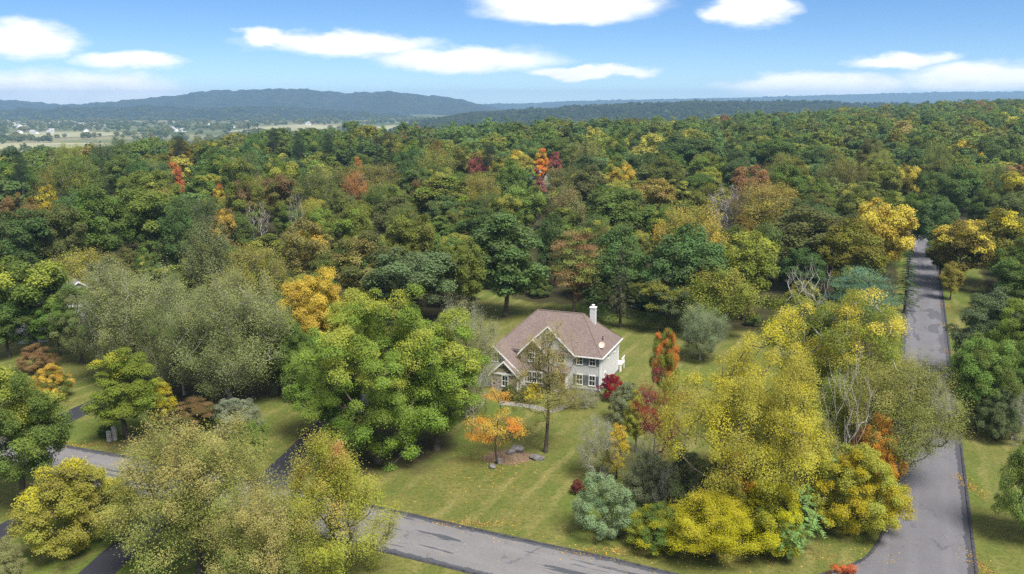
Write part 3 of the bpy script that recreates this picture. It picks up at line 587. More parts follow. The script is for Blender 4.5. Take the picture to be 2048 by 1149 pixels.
for nm, (d, prof, D, amp) in HILLS.items():
    hx = np.arange(prof[0][0], prof[-1][0] + 1, D / 45); hy = np.linspace(d - D, d + D, 70)
    HX, HY = np.meshgrid(hx, hy); HZ = hill_z(nm, HX, HY)
    I = np.arange(HX.size).reshape(HX.shape)
    me = mesh_np(nm, np.stack([HX, HY, HZ], -1).reshape(-1, 3), np.stack([I[:-1, :-1], I[:-1, 1:], I[1:, 1:], I[1:, :-1]], -1).reshape(-1, 4), smooth=True)
    tag(link(nm, me, M_hill2 if nm == 'wooded_ridge' else M_hill), kind='structure')

# pale hay fields on the valley floor
M_field = simple('hay', (.27, .26, .15), .95, .1, .2, .01)
def field(pts, dome):
    c = np.mean(pts, 0); vs = []; fs = []; n = 28; rings = 8
    P = np.array(pts + [pts[0]], float); seg = np.linspace(0, len(pts), n, endpoint=False)
    bd = np.array([P[int(s)] + (P[int(s) + 1] - P[int(s)]) * (s - int(s)) for s in seg])
    for r in range(rings + 1):
        k = r / rings
        for i in range(n):
            q = c + (bd[i] - c) * k
            vs.append((q[0], q[1], VALLEY - 1.5 + 2.5 + dome * (1 - k * k)))
    for r in range(rings):
        for i in range(n): fs.append((r * n + i, r * n + (i + 1) % n, (r + 1) * n + (i + 1) % n, (r + 1) * n + i))
    me = bpy.data.meshes.new('field'); me.from_pydata(vs, [], fs); me.update()
    tag(link('field', me, M_field), kind='structure')
field([(-1180, 1560), (-760, 1560), (-720, 1760), (-830, 1980), (-1250, 1950)], 3)
field([(-860, 2650), (-640, 2600), (-600, 3200), (-780, 3350), (-900, 3100)], 9)
field([(-560, 2500), (-200, 2900), (-150, 3500), (-330, 3700), (-480, 3200)], 6)
field([(-1500, 2200), (-1100, 2250), (-1050, 2600), (-1400, 2650)], 3)

# ------------------------------------------------------------------ roads, kerbs, drives
def ribbon(name, left, right, mat, z, kind='structure', nsub=3.0):
    """surface between two edge lines of equal length"""
    L = np.array(left, float); R = np.array(right, float); vs = []; uv = []; s = 0
    Ls, Rs = [], []
    for i in range(len(L) - 1):
        k = max(1, int(np.linalg.norm(L[i + 1] - L[i]) / nsub))
        for j in range(k): Ls.append(L[i] + (L[i + 1] - L[i]) * j / k); Rs.append(R[i] + (R[i + 1] - R[i]) * j / k)
    Ls.append(L[-1]); Rs.append(R[-1]); Ls = np.array(Ls); Rs = np.array(Rs)
    wid = []
    for i in range(len(Ls)):
        if i: s += np.linalg.norm((Ls[i] + Rs[i] - Ls[i - 1] - Rs[i - 1]) / 2)
        w = np.linalg.norm(Ls[i] - Rs[i]); n = 4
        for j in range(n + 1):
            q = Ls[i] + (Rs[i] - Ls[i]) * j / n
            vs.append((q[0], q[1], float(ground_z(q[0], q[1])) + z + .05 * math.sin(math.pi * j / n))); uv.append((s, w * j / n)); wid.append(w)
    fs = [(i * 5 + j, i * 5 + j + 1, (i + 1) * 5 + j + 1, (i + 1) * 5 + j) for i in range(len(Ls) - 1) for j in range(4)]
    me = bpy.data.meshes.new(name); me.from_pydata(vs, [], fs); me.update()
    ul = me.uv_layers.new(name='UVMap')
    for lp in me.loops: ul.data[lp.index].uv = uv[lp.vertex_index]
    a = me.attributes.new('road_width', 'FLOAT', 'POINT'); a.data.foreach_set('value', wid)
    bm = bmesh.new(); bm.from_mesh(me); bmesh.ops.recalc_face_normals(bm, faces=bm.faces)
    if bm.faces[0].normal.z < 0: bmesh.ops.reverse_faces(bm, faces=bm.faces)
    bm.to_mesh(me); bm.free()
    return tag(link(name, me, mat), kind=kind)
def offset(line, d):
    P = np.array(line, float); T = np.gradient(P, axis=0); T /= np.linalg.norm(T, axis=1)[:, None]
    return P + np.stack([T[:, 1], -T[:, 0]], 1) * d          # to the right of travel
def smooth_line(pts, n=6):
    P = np.array(pts, float); out = []
    Q = np.vstack([2 * P[0] - P[1], P, 2 * P[-1] - P[-2]])
    for i in range(1, len(Q) - 2):
        for t in np.linspace(0, 1, n, endpoint=False):
            out.append(.5 * (2 * Q[i] + (Q[i + 1] - Q[i - 1]) * t + (2 * Q[i - 1] - 5 * Q[i] + 4 * Q[i + 1] - Q[i + 2]) * t * t + (3 * Q[i] - Q[i - 1] - 3 * Q[i + 1] + Q[i + 2]) * t ** 3))
    out.append(P[-1]); return np.array(out)
def kerb(line, w=.32, h=.11, name='kerb'):
    """rounded asphalt berm along a line"""
    P = smooth_line(line, 5); T = np.gradient(P, axis=0); T /= np.linalg.norm(T, axis=1)[:, None]; N = np.stack([T[:, 1], -T[:, 0]], 1)
    prof = [(-.5, -.05), (-.42, .6), (-.2, 1.0), (.15, 1.0), (.4, .6), (.5, -.05)]; vs = []
    r = random.Random(3)
    for p, n in zip(P, N):
        k = r.uniform(.85, 1.15)
        for a_, b_ in prof: vs.append((p[0] + n[0] * a_ * w * k, p[1] + n[1] * a_ * w * k, float(ground_z(p[0], p[1])) + .004 + b_ * h))
    m = len(prof); fs = [(i * m + j, i * m + j + 1, (i + 1) * m + j + 1, (i + 1) * m + j) for i in range(len(P) - 1) for j in range(m - 1)]
    me = bpy.data.meshes.new(name); me.from_pydata(vs, [], fs); me.update()
    bm = bmesh.new(); bm.from_mesh(me); bmesh.ops.recalc_face_normals(bm, faces=bm.faces); bm.to_mesh(me); bm.free()
    return tag(link(name, me, M_berm), kind='structure')
def road_line():
    p = RC0 + RDIR * -60.0; a_ = RAD(24.6); out = [p]
    for s in np.arange(-60, 262, 6.0):
        if s > 196: a_ -= 6.0 / 75.0
        p = p + np.array([math.sin(a_), math.cos(a_)]) * 6.0; out.append(p)
    return np.array(out)
rc = road_line()
ribbon('road', offset(rc, -3.5), offset(rc, 3.5), M_road, .012)
lane = smooth_line(LANE_EDGE, 4)
ld = np.array([.9085, -.418]); ln = np.array([-.418, -.9085])      # along the lane, and across it towards the camera
ext = [lane[-1] + ld * k for k in (8, 16, 24, 32)]
lane_all = np.vstack([lane, ext])
ribbon('lane', lane_all, offset(lane_all, 7.1), M_lane, .008)
# the rounded inner corner where lane and road meet
cor = smooth_line(CORNER + [(24.0, 66.2), (20.0, 65.4)], 4)
corner_in = np.array([RC0 + RDIR * s - RNRM * 3.3 for s in np.linspace(((CORNER[0] - RC0) @ RDIR), -12, len(cor))])
ribbon('road_corner', cor, corner_in, M_corner, .004, nsub=50)
kerb(list(map(tuple, lane[::4])) + [(19.0, 65.9)])
kerb([tuple(p) for p in offset(rc, -3.6)[:14:-3]] + CORNER + [(26.5, 68.0), (22.5, 66.4)])
kerb([tuple(p) for p in offset(rc, 3.6)[3::3]])
low = offset(lane_all, 7.2); kerb([tuple(p) for p in low[8:-10:3]])
def drive(name, line, w):
    P = smooth_line(line, 5); return ribbon(name, offset(P, -w / 2), offset(P, w / 2), M_drive, .016)
drive('house_driveway', DRIVE_HOUSE, 4.2); drive('neighbour_driveway', DRIVE_NEIGH, 3.4)
drive('near_driveway', DRIVE_A, 3.2); drive('near_driveway', DRIVE_B, 3.2)
ribbon('front_walk', offset(smooth_line(WALK), -.7), offset(smooth_line(WALK), .7), M_walk, .012)

# ------------------------------------------------------------------ trees: mesh makers
def unit(v): return v / np.maximum(np.linalg.norm(v, axis=-1, keepdims=True), 1e-9)
def leaf_quads(r, C_, out, size, upw=.8, outw=.5, rnd=.7, aspect=.62, along=None):
    """pointed leaves (one triangle each) round the points C_"""
    n = len(C_); nrm = unit(np.array([0, 0, 1.0]) * upw + out * outw + r.normal(size=(n, 3)) * rnd)
    a = along if along is not None else r.normal(size=(n, 3))
    a = unit(a - nrm * np.sum(a * nrm, 1, keepdims=True)); b = np.cross(nrm, a)
    s = (size * r.uniform(.65, 1.35, n))[:, None]
    L = a * s * .5; W = b * s * aspect * .5
    return np.stack([C_ - L * .6 + W, C_ - L * .6 - W, C_ + L], 1)
FINE = [1.0, 1.0]      # leaf count and leaf size factors of the tree being made
def crown_mesh(name, Q, lobe, H):
    n = len(Q); r = np.random.default_rng(n)
    me = mesh_np(name, Q.reshape(-1, 3), np.arange(n * 3).reshape(n, 3), face_attrs={'leaf_rand': r.random(n), 'lobe_rand': lobe, 'crown_height': np.clip(Q[:, 0, 2] / H, 0, 1)})
    return me
def tubes_mesh(name, E, sides):
    """E: list of (p0, p1, r0, r1)"""
    P0 = np.array([e[0] for e in E]); P1 = np.array([e[1] for e in E]); R0 = np.array([e[2] for e in E]); R1 = np.array([e[3] for e in E])
    t = unit(P1 - P0); h = np.where(np.abs(t[:, 2:3]) > .9, np.array([[1.0, 0, 0]]), np.array([[0, 0, 1.0]]))
    a = unit(np.cross(t, h)); b = np.cross(t, a); ang = np.arange(sides) * 2 * math.pi / sides
    ring = a[:, None] * np.cos(ang)[None, :, None] + b[:, None] * np.sin(ang)[None, :, None]
    lo = P0[:, None] + ring * R0[:, None, None]; hi = (P1 + t * R1[:, None] * .4)[:, None] + ring * R1[:, None, None]
    n = len(E); V = np.concatenate([lo, hi], 1).reshape(-1, 3)
    k = np.arange(sides); k2 = (k + 1) % sides
    q = np.stack([k, k2, k2 + sides, k + sides], 1)[None] + (np.arange(n) * 2 * sides)[:, None, None]
    return mesh_np(name, V, q.reshape(-1, 4), smooth=True)
def skeleton(r, targets, H, fork, r0, bend=.12, tip=.02, power=.5, drop=.5, mid=2):
    """limbs that grow from a trunk to every target point"""
    nodes = []; parent = []
    k = 7
    wob = r.normal(size=2) * .02 * H
    for i in range(k):
        f = i / (k - 1); nodes.append(np.array([wob[0] * math.sin(f * 2.2), wob[1] * math.sin(f * 3.0), f * fork])); parent.append(i - 1)
    order = np.argsort(np.linalg.norm(targets - np.array([0, 0, fork * .7]), axis=1))
    for ti in order:
        t = targets[ti]; A = np.array(nodes); d = t - A; dist = np.linalg.norm(d, axis=1)
        hz = np.linalg.norm(d[:, :2], axis=1)
        cost = dist + 1.4 * np.maximum(0, A[:, 2] - t[2] + drop * hz) + np.where(np.arange(len(A)) < 3, 1.0, 0) * .15 * H
        j = int(np.argmin(cost)); p = nodes[j]; base = j
        for m in range(1, mid + 1):
            f = m / (mid + 1); q = p + (t - p) * f + r.normal(size=3) * bend * dist[j] * .5; q[2] -= bend * dist[j] * math.sin(math.pi * f) * .6
            nodes.append(q); parent.append(base); base = len(nodes) - 1
        nodes.append(t.copy()); parent.append(base)
    n = len(nodes); cnt = np.zeros(n)
    for i in range(n - 1, -1, -1):
        cnt[i] += 1
        if parent[i] >= 0: cnt[parent[i]] += cnt[i]
    rad = tip + (r0 - tip) * (cnt / cnt[0]) ** power
    E = [(nodes[parent[i]], nodes[i], rad[parent[i]] if i < k else min(rad[parent[i]], rad[i] * 1.25), rad[i]) for i in range(n) if parent[i] >= 0]
    E[0] = (E[0][0], E[0][1], E[0][2] * 1.5, E[0][3])
    return E, np.array(nodes)
def lobes(r, n, H, W, base, lr, prof, lump, shell=.78):
    """centres and sizes of leaf lobes filling an uneven crown"""
    zc, hz = H * (base + 1) / 2, H * (1 - base) / 2
    K = r.normal(size=(5, 3)) * 2.6; ph = r.uniform(0, 6.28, 5)
    cand = unit(r.normal(size=(n * 5, 3)))
    lum = 1 + lump * np.mean(np.cos(cand @ K.T + ph), 1) * 1.6
    zn = cand[:, 2]
    pf = {'round': 1 + 0 * zn, 'ovate': 1 - .35 * zn, 'vase': 1 + .28 * zn, 'cone': 1 - .62 * zn}[prof]
    rad = np.where(r.random(n * 5) < shell, r.uniform(.72, .98, n * 5), r.uniform(.25, .7, n * 5)) * lum
    R_ = lr * W * r.uniform(.6, 1.3, n * 5)
    p = cand * rad[:, None] * np.array([W / 2, W / 2, hz]) * np.stack([pf, pf, 1 + 0 * pf], 1)
    p *= (1 - (R_ * .8 / np.array(W / 2)))[:, None]
    p[:, 2] += zc
    keep = []
    for i in range(n * 5):
        if len(keep) >= n: break
        if all(np.linalg.norm((p[i] - p[j]) * (1, 1, 1.2)) > .62 * (R_[i] + R_[j]) * .78 for j in keep): keep.append(i)
    for i in range(n * 5):
        if len(keep) >= n: break
        if i not in keep: keep.append(i)
    return p[keep], R_[keep], zc
def broad(seed, H, W, base=.16, nl=80, lr=.115, leaf=.3, nleaf=16000, prof='round', lump=.22, sub=12, flat=.75, upw=.55, rnd=.42, fork=.42, r0=None, sides=5, scatter=.15, shell=.78, stretch=(1, 1, 1), tip=.025, mid=2, aspect=.62, tuft=.38):
    r = np.random.default_rng(seed); nleaf = int(nleaf * FINE[0]); leaf *= FINE[1]
    P, R_, zc = lobes(r, nl, H, W, base, lr, prof, lump, shell)
    nl = len(P); cen = np.array([0, 0, zc - .12 * H]); out = unit(P - cen)
    sd = unit(r.normal(size=(nl, sub, 3)) + (out * .55 + np.array([0, 0, .55]))[:, None])
    w = R_ ** 2; li = r.choice(nl, nleaf, p=w / w.sum()); si = r.integers(0, sub, nleaf)
    d0 = sd[li, si]; off = r.normal(size=(nleaf, 3)) * tuft
    d = unit(d0 + off); near_ = np.exp(-np.sum(off ** 2, 1) / (2 * tuft * tuft))
    jit = r.normal(size=(nleaf, 3)) * scatter
    pos = P[li] + (d * (.72 + .36 * near_ + r.uniform(-.08, .06, nleaf))[:, None] + jit) * R_[li][:, None] * np.array([1, 1, flat]) * np.array(stretch)
    pos[:, 2] = np.maximum(pos[:, 2], .15)
    Q = leaf_quads(r, pos, unit(d + d0 * .6 + out[li] * .25), leaf, upw, .9, rnd, aspect)
    E, nodes = skeleton(r, P, H, fork * H, r0 or .019 * H, tip=tip, mid=mid)
    return crown_mesh('crown', Q, r.random(nl)[li] * .9 + r.random(nleaf) * .1, H), tubes_mesh('trunk', E, sides)
def feathery(seed, H, W, nl=150, leaf=.26, nleaf=15000, base=.2, prof='vase', rise=1.6, sides=5, fork=.3, lump=.25, tip=.02, spread=.35, r0=None, lr=.05, droop=False, shell=.65):
    """loose crown of upswept leafy sprays with the twigs showing"""
    r = np.random.default_rng(seed); nleaf = int(nleaf * FINE[0]); leaf *= FINE[1]
    P, R_, zc = lobes(r, nl, H, W, base, lr, prof, lump, shell)
    out = unit(P - np.array([0, 0, H * base]))
    E, nodes = skeleton(r, P, H, fork * H, r0 or .017 * H, tip=tip, bend=.1)
    ns = 5; sp = unit(out[:, None] + np.array([0, 0, .5 if not droop else -.9]) + r.normal(size=(nl, ns, 3)) * .45)
    ln_ = R_[:, None] * rise * r.uniform(.7, 1.4, (nl, ns))
    for i in range(nl):
        for j in range(ns): E.append((P[i], P[i] + sp[i, j] * ln_[i, j] * .9, tip * .8, tip * .35))
    li = r.integers(0, nl, nleaf); si = r.integers(0, ns, nleaf); f = r.uniform(-.15, 1.08, nleaf)
    pos = P[li] + sp[li, si] * (ln_[li, si] * f)[:, None] + r.normal(size=(nleaf, 3)) * (R_[li] * spread)[:, None]
    pos[:, 2] = np.maximum(pos[:, 2], .12)
    Q = leaf_quads(r, pos, out[li], leaf, .8, .55, .5, .55)
    return crown_mesh('crown', Q, r.random(nl)[li] * .9 + r.random(nleaf) * .1, H), tubes_mesh('trunk', E, sides)
def conifer(seed, H, W, leaf=.5, whorls=26, per=7, base=.08, droop=.25, nper=26, sides=5):
    r = np.random.default_rng(seed); E = [(np.zeros(3), np.array([0, 0, H * .5]), .018 * H, .01 * H), (np.array([0, 0, H * .5]), np.array([0, 0, H]), .01 * H, .01)]
    Q = []; lob = []
    for k in range(whorls):
        f = base + (1 - base) * k / whorls; z = f * H; R_ = (W / 2) * (1 - f) ** .8 * r.uniform(.8, 1.15) + .15
        for j in range(per):
            if r.random() < .12: continue
            a_ = r.uniform(0, 6.283); L = R_ * r.uniform(.7, 1.12); d = np.array([math.cos(a_), math.sin(a_), 0])
            tip = np.array([0, 0, z + .04 * H]) + d * L + np.array([0, 0, -droop * L]); s0 = np.array([0, 0, z + .04 * H])
            E.append((s0, tip, .035, .01))
            n = max(5, int(nper * L / (W / 2))); t = r.uniform(.12, 1.05, n); side = np.array([-d[1], d[0], 0])
            sw = r.normal(size=n) * .17 * L * (1.15 - t)
            p = s0 + (tip - s0) * t[:, None] + side * sw[:, None] + np.array([0, 0, 1]) * (.06 * L * np.sin(t * 3.1) + r.normal(size=n) * .03 * L)[:, None]
            al = d * .8 + side * np.sign(sw)[:, None] * .7 + r.normal(size=(n, 3)) * .25
            Q.append(leaf_quads(r, p, np.tile(d, (n, 1)), leaf, .9, .3, .45, .34, al)); lob += [r.random()] * n
    return crown_mesh('crown', np.concatenate(Q), np.array(lob), H), tubes_mesh('trunk', E, sides)
def plated_pine(seed, H, W, leaf=.45, nl=46, nleaf=9000, base=.3, sides=5):
    return broad(seed, H, W, base, nl, .15, leaf, nleaf, 'ovate', .35, 10, .32, .7, .8, .85, .016 * H, sides, .42, .6, (1.15, 1.15, 1), aspect=.3)
def bare(seed, H, W, n=130, base=.25, sides=5, prof='vase', fork=.3, tip=.012, r0=None):
    r = np.random.default_rng(seed); P, R_, zc = lobes(r, n, H, W, base, .04, prof, .3, .75)
    E, nodes = skeleton(r, P, H, fork * H, r0 or .0105 * H, tip=tip, bend=.035, drop=1.1)
    for p in P:
        for j in range(3):
            d = unit(unit(p - np.array([0, 0, H * base])) + r.normal(size=3) * .5 + np.array([0, 0, .4])); E.append((p, p + d * r.uniform(.03, .07) * H, tip * .8, tip * .3))
    return None, tubes_mesh('trunk', E, sides)
def fronds(seed, H, W, n=40):
    """arching compound leaves on thin stems"""
    r = np.random.default_rng(seed); E = []; Q = []; lob = []
    tops = []
    for s in range(6):
        a_ = r.uniform(0, 6.28); p = np.array([math.cos(a_), math.sin(a_), 0]) * W * r.uniform(.02, .28); t = p * 1.25 + np.array([0, 0, H * r.uniform(.45, .88)]); E.append((p * .4, t, .035, .015)); tops.append((t, p * .4))
    for k in range(n):
        t, b0 = tops[k % 6]; s0 = b0 + (t - b0) * r.uniform(.45, 1.0); a_ = r.uniform(0, 6.28); d = np.array([math.cos(a_), math.sin(a_), 0]); L = r.uniform(.18, .30) * W
        m = 11
        tt = np.linspace(.15, 1, m); c = s0 + d * (tt * L)[:, None] + np.array([0, 0, 1]) * (.5 * L * tt - .75 * L * tt ** 2)[:, None]
        E.append((s0, c[m // 2], .012, .008)); E.append((c[m // 2], c[-1], .008, .004))
        sd = np.array([-d[1], d[0], 0])
        for sg in (-1, 1):
            al = np.tile(sd * sg + d * .45, (m, 1)); p = c + sd * sg * .13 * L * (1.1 - tt * .5)[:, None]
            Q.append(leaf_quads(r, p, np.tile(d, (m, 1)), .30 * L, .95, .2, .22, .36, al)); lob += [r.random()] * m
    return crown_mesh('crown', np.concatenate(Q), np.array(lob), H), tubes_mesh('trunk', E, 4)
def layered(seed, H, W, leaf, nleaf, nl=60, sides=5):
    return broad(seed, H, W, .1, nl, .14, leaf, nleaf, 'ovate', .2, 10, .34, .9, .55, .9, .015 * H, sides, .4, .7)

# kinds: height, width, near makers, woodland makers
def P_(f, *a, **k): return (f, a, k)
KINDS = {
 'broad': (18, 13, [P_(broad, s, 18, 13, b, n, .115, .31, 40000, p) for s, b, n, p in ((1, .06, 84, 'round'), (2, .10, 92, 'ovate'), (3, .05, 76, 'round'))],
           [P_(broad, s, 18, 13, b, n, .13, .5, 13000, p, .13, sides=4, mid=1, r0=.3) for s, b, n, p in ((11, .15, 52, 'round'), (12, .2, 64, 'ovate'), (13, .18, 46, 'vase'), (14, .12, 58, 'round'), (15, .2, 40, 'round'))]),
 'tall': (18, 9.5, [P_(broad, s, 18, 9.5, .08, 74, .125, .29, 26000, 'ovate') for s in (21, 22)], [P_(broad, s, 18, 9.5, .12, 48, .14, .5, 9000, 'ovate', sides=4, mid=1) for s in (23, 24)]),
 'column': (18, 7, [P_(broad, 31, 18, 7, .03, 60, .17, .34, 9000, 'ovate', lump=.3)], [P_(broad, 32, 18, 7, .1, 36, .19, .42, 4500, 'ovate', lump=.3, sides=4, mid=1)]),
 'bushy': (8, 10, [P_(broad, s, 8, 10, .0, 130, .085, .22, 36000, 'ovate', .2, 10, .62, .8, .5, .5, .16, scatter=.2) for s in (41, 42, 43)], None),
 'shrub': (5, 5.5, [P_(broad, s, 5, 5.5, .0, 80, .09, .14, 20000, 'ovate', .15, 10, .8, .5, .5, .3, .08, 4, .16, tip=.012) for s in (51, 52, 53)], None),
 'weeper': (5, 4, [P_(feathery, 55, 5, 4, 90, .16, 9000, .25, 'vase', 3.2, droop=True, spread=.3, tip=.012)], None),
 'twig': (6, 6.5, [P_(feathery, s, 6, 6.5, 170, .13, 9000, .03, 'ovate', 2.2, tip=.009, fork=.12, spread=.6) for s in (57, 58)], None),
 'twig2': (17, 13, None, [P_(feathery, 59, 17, 13, 140, .3, 2200, .3, 'vase', 2.0, 4, tip=.03)]),
 'airy': (14, 13, [P_(feathery, s, 14, 13, 220, .2, 58000, .12, 'round', 1.6, 5, .3, tip=.011, spread=.5, lr=.072) for s in (61, 62)], [P_(feathery, 63, 14, 13, 110, .4, 11000, .15, 'round', 1.6, 4, .35, tip=.018, spread=.5, lr=.08)]),
 'airy2': (13, 10, [P_(feathery, s, 13, 10, 170, .19, 44000, .06, 'ovate', 1.6, 5, .3, tip=.011, spread=.5, lr=.078) for s in (64, 65)], None),
 'airy3': (10, 9, [P_(feathery, 66, 10, 9, 150, .17, 32000, .12, 'round', 1.8, 5, .3, tip=.01, spread=.5, lr=.075)], None),
 'feather': (16, 15, [P_(feathery, s, 16, 15, 210, .25, 50000, .06, 'round', 1.6, 5, .22, tip=.014, spread=.48, lr=.078) for s in (71, 72)], [P_(feathery, s, 16, 15, 120, .42, 15000, .12, 'round', 1.5, 4, .3, tip=.016, spread=.5, lr=.085) for s in (73, 74)]),
 'hero': (21, 17, [P_(broad, 81, 21, 17, .04, 200, .074, .27, 80000, 'round', .36, 13)], None),
 'hero2': (20, 18, [P_(broad, 82, 20, 18, .05, 190, .075, .27, 62000, 'round', .28, 12, scatter=.22)], None),
 'hero_yellow': (20, 16.5, [P_(broad, 83, 20, 16.5, .05, 175, .074, .21, 66000, 'round', .36, 10, 1.05, .6, .5, .35, .3, 5, .2, .72, tip=.014, tuft=.45)], None),
 'house_tree': (16, 8, [P_(feathery, 84, 16, 8, 230, .17, 19000, .18, 'ovate', 2.0, 6, .85, .25, .007, .85, .2)], None),
 'orange_maple': (8.5, 7, [P_(broad, 85, 8.5, 7, .12, 30, .115, .19, 4800, 'round', .4, 8, .6, .9, .6, .5, .11, 5, .3, .8)], None),
 'redmaple': (9, 6, [P_(broad, 86, 9, 6, .2, 34, .11, .18, 5200, 'round', .4, 9, .9, .6, .7, .4, .1, 5, .4)], None),
 'layered': (20, 11, None, [P_(layered, 91, 20, 11, .36, 10000, 70)]),
 'spruce': (15, 7, [P_(conifer, 92, 15, 9, .42, 30, 8, .05, .2, 40)], [P_(conifer, 93, 15, 7, .55, 26, 8, .06, .3, 24), P_(conifer, 94, 15, 6.5, .55, 24, 7, .1, .25, 22)]),
 'pine': (18, 10, [P_(plated_pine, 95, 18, 10, .36, 60, 16000, .12)], [P_(plated_pine, 96, 18, 10, .5, 40, 5000, .4), P_(plated_pine, 97, 18, 10, .5, 34, 4200, .45)]),
 'dead': (14, 9, [P_(bare, s, 14, 9, 120, .25, 5, p) for s, p in ((101, 'round'), (102, 'vase'))], [P_(bare, 103, 14, 9, 120, .2, 4, 'vase', .12, .016, .13), P_(bare, 104, 14, 9, 120, .2, 4, 'vase', .2, .016, .14)]),
 'frond': (5, 5, [P_(fronds, s, 5, 5, 46) for s in (111, 112)], None),
}
COL = dict(
 green=(.115, .168, .036), green2=(.102, .152, .034), green3=(.102, .162, .050), green4=(.150, .182, .034), dkgreen=(.078, .126, .038), dkconifer=(.040, .062, .032),
 bright=(.190, .270, .045), bright2=(.155, .238, .050), ygreen=(.30, .31, .05), ygreen2=(.175, .225, .034), lime=(.17, .30, .09), limeconifer=(.22, .30, .08),
 olive=(.225, .255, .062), olive2=(.225, .25, .062), olive3=(.170, .168, .030), yolive=(.28, .27, .052), paleolive=(.26, .275, .105), dkolive=(.120, .142, .042), dkolive2=(.080, .092, .040),
 greyolive=(.195, .235, .088), greyolive2=(.165, .20, .078), greyolive3=(.115, .145, .062), greygreen=(.125, .165, .070), olivetan=(.235, .20, .062), tan=(.33, .28, .10), tan2=(.25, .17, .070),
 silver=(.235, .245, .155), silver2=(.205, .235, .120), silver3=(.215, .285, .165), bluegreen=(.125, .225, .135),
 yellow=(.44, .37, .04), yellow2=(.42, .36, .020), yellow3=(.62, .50, .020), yvivid=(.38, .36, .02), ygold=(.33, .33, .05), golden=(.48, .38, .06), golden2=(.42, .34, .04),
 yorange=(.50, .33, .06), yorange2=(.42, .20, .030), orange=(.78, .30, .045), orange2=(.50, .21, .07), peach=(.45, .20, .10), rust=(.17, .11, .05), rust2=(.24, .15, .07),
 crimson=(.26, .018, .038), crimson2=(.22, .040, .045), scarlet=(.55, .14, .045), maroon=(.16, .035, .030), rosy=(.30, .10, .085), purple=(.17, .13, .13), bark=(.3, .3, .3))
_protos = {}
def proto(kind, lod, i):
    H, W, near, mid = KINDS[kind]; lst = (near if lod == 0 else mid) or near or mid
    i %= len(lst); key = (kind, id(lst), i)
    if key not in _protos:
        FINE[:] = (1.9, .74) if lst is near else (1.7, .80)
        f, a, k = lst[i]; cm, tm = f(*a, **k); FINE[:] = (1.0, 1.0)
        if cm: cm.materials.append(M_leaf)
        tm.materials.append(M_pale_bark if kind in ('dead', 'twig', 'twig2', 'hero2', 'feather') else M_bark)
        _protos[key] = (cm, tm)
    return _protos[key] + (H, W)
def add_tree(kind, x, y, h, w, col, col2=None, amt=0., name='tree', cat='tree', label='', group=None, lod=0, var=0, rot=0.):
    cm, tm, H, W = proto(kind, lod, var)
    o = empty(name, (x, y, float(ground_z(x, y)) - .03), rot); o.scale = (w / W, w / W, h / H)
    link('trunk', tm, None, o)
    if cm:
        c = link('crown', cm, None, o)
        c.color = tuple(col) + (1.,); c['turn_color'] = tuple(col2 or col); c['turn_amount'] = float(amt if col2 else 0.)
    tag(o, label, cat, group); return o

# ------------------------------------------------------------------ trees: the ones told apart in the photograph
WOOD = 'trees of the woodland behind the house'
TONE = {'green': 'mid green', 'green2': 'deep green', 'green3': 'bluish green', 'green4': 'warm green', 'dkgreen': 'very dark green', 'dkolive': 'dark olive', 'olive3': 'olive', 'yolive': 'yellow olive', 'olivetan': 'tan olive', 'rust2': 'rusty brown', 'bright2': 'bright green', 'bright': 'vivid light green', 'paleolive': 'pale olive', 'greyolive2': 'grey olive', 'golden2': 'golden'}
def wood_label(kind, cn, x, y, h, w):
    shape = 'loose feathery' if kind in ('feather', 'airy') else 'narrow leafy' if kind in ('tall', 'column') else 'broad domed' if w > .82 * h else 'rounded leafy'
    o = float(road_off(x, y))
    if -26 < o < 0: zone = 'lining the road side towards the house'
    elif 0 <= o < 30: zone = 'on the open side of the road'
    elif o >= 30: zone = 'in the woodland across the road'
    elif y < 185: zone = 'at the front edge of the woodland'
    elif x < -75: zone = 'in the woodland behind the neighbour house'
    elif x < -25: zone = 'in the woodland behind the great maple'
    elif x < 30: zone = 'in the woodland behind the house'
    else: zone = 'in the woodland between house and road'
    if y > 270: zone += ', deep inside'
    size = 'low ' if h < 12.5 else 'tall ' if h > 19 else ''
    return size + TONE.get(cn, cn) + ' ' + shape + ' tree ' + zone
rnd = random.Random(11)
spots = []
for i, (kind, x, y, h, w, cn, cn2, amt, name, cat, label, group, lean) in enumerate(TREES):
    lod = 0 if math.hypot(x, y) < 150 else 1
    jit = lambda c: tuple(v * rnd.uniform(.93, 1.07) for v in c)
    add_tree(kind, x, y, h, w, jit(COL[cn]), COL[cn2] if cn2 else None, amt, name, cat, label or wood_label(kind, cn, x, y, h, w), WOOD if label == '' else (group if group and 'crest' in group else None), lod, i, rnd.uniform(0, 6.28))
    spots.append((x, y, w, h))

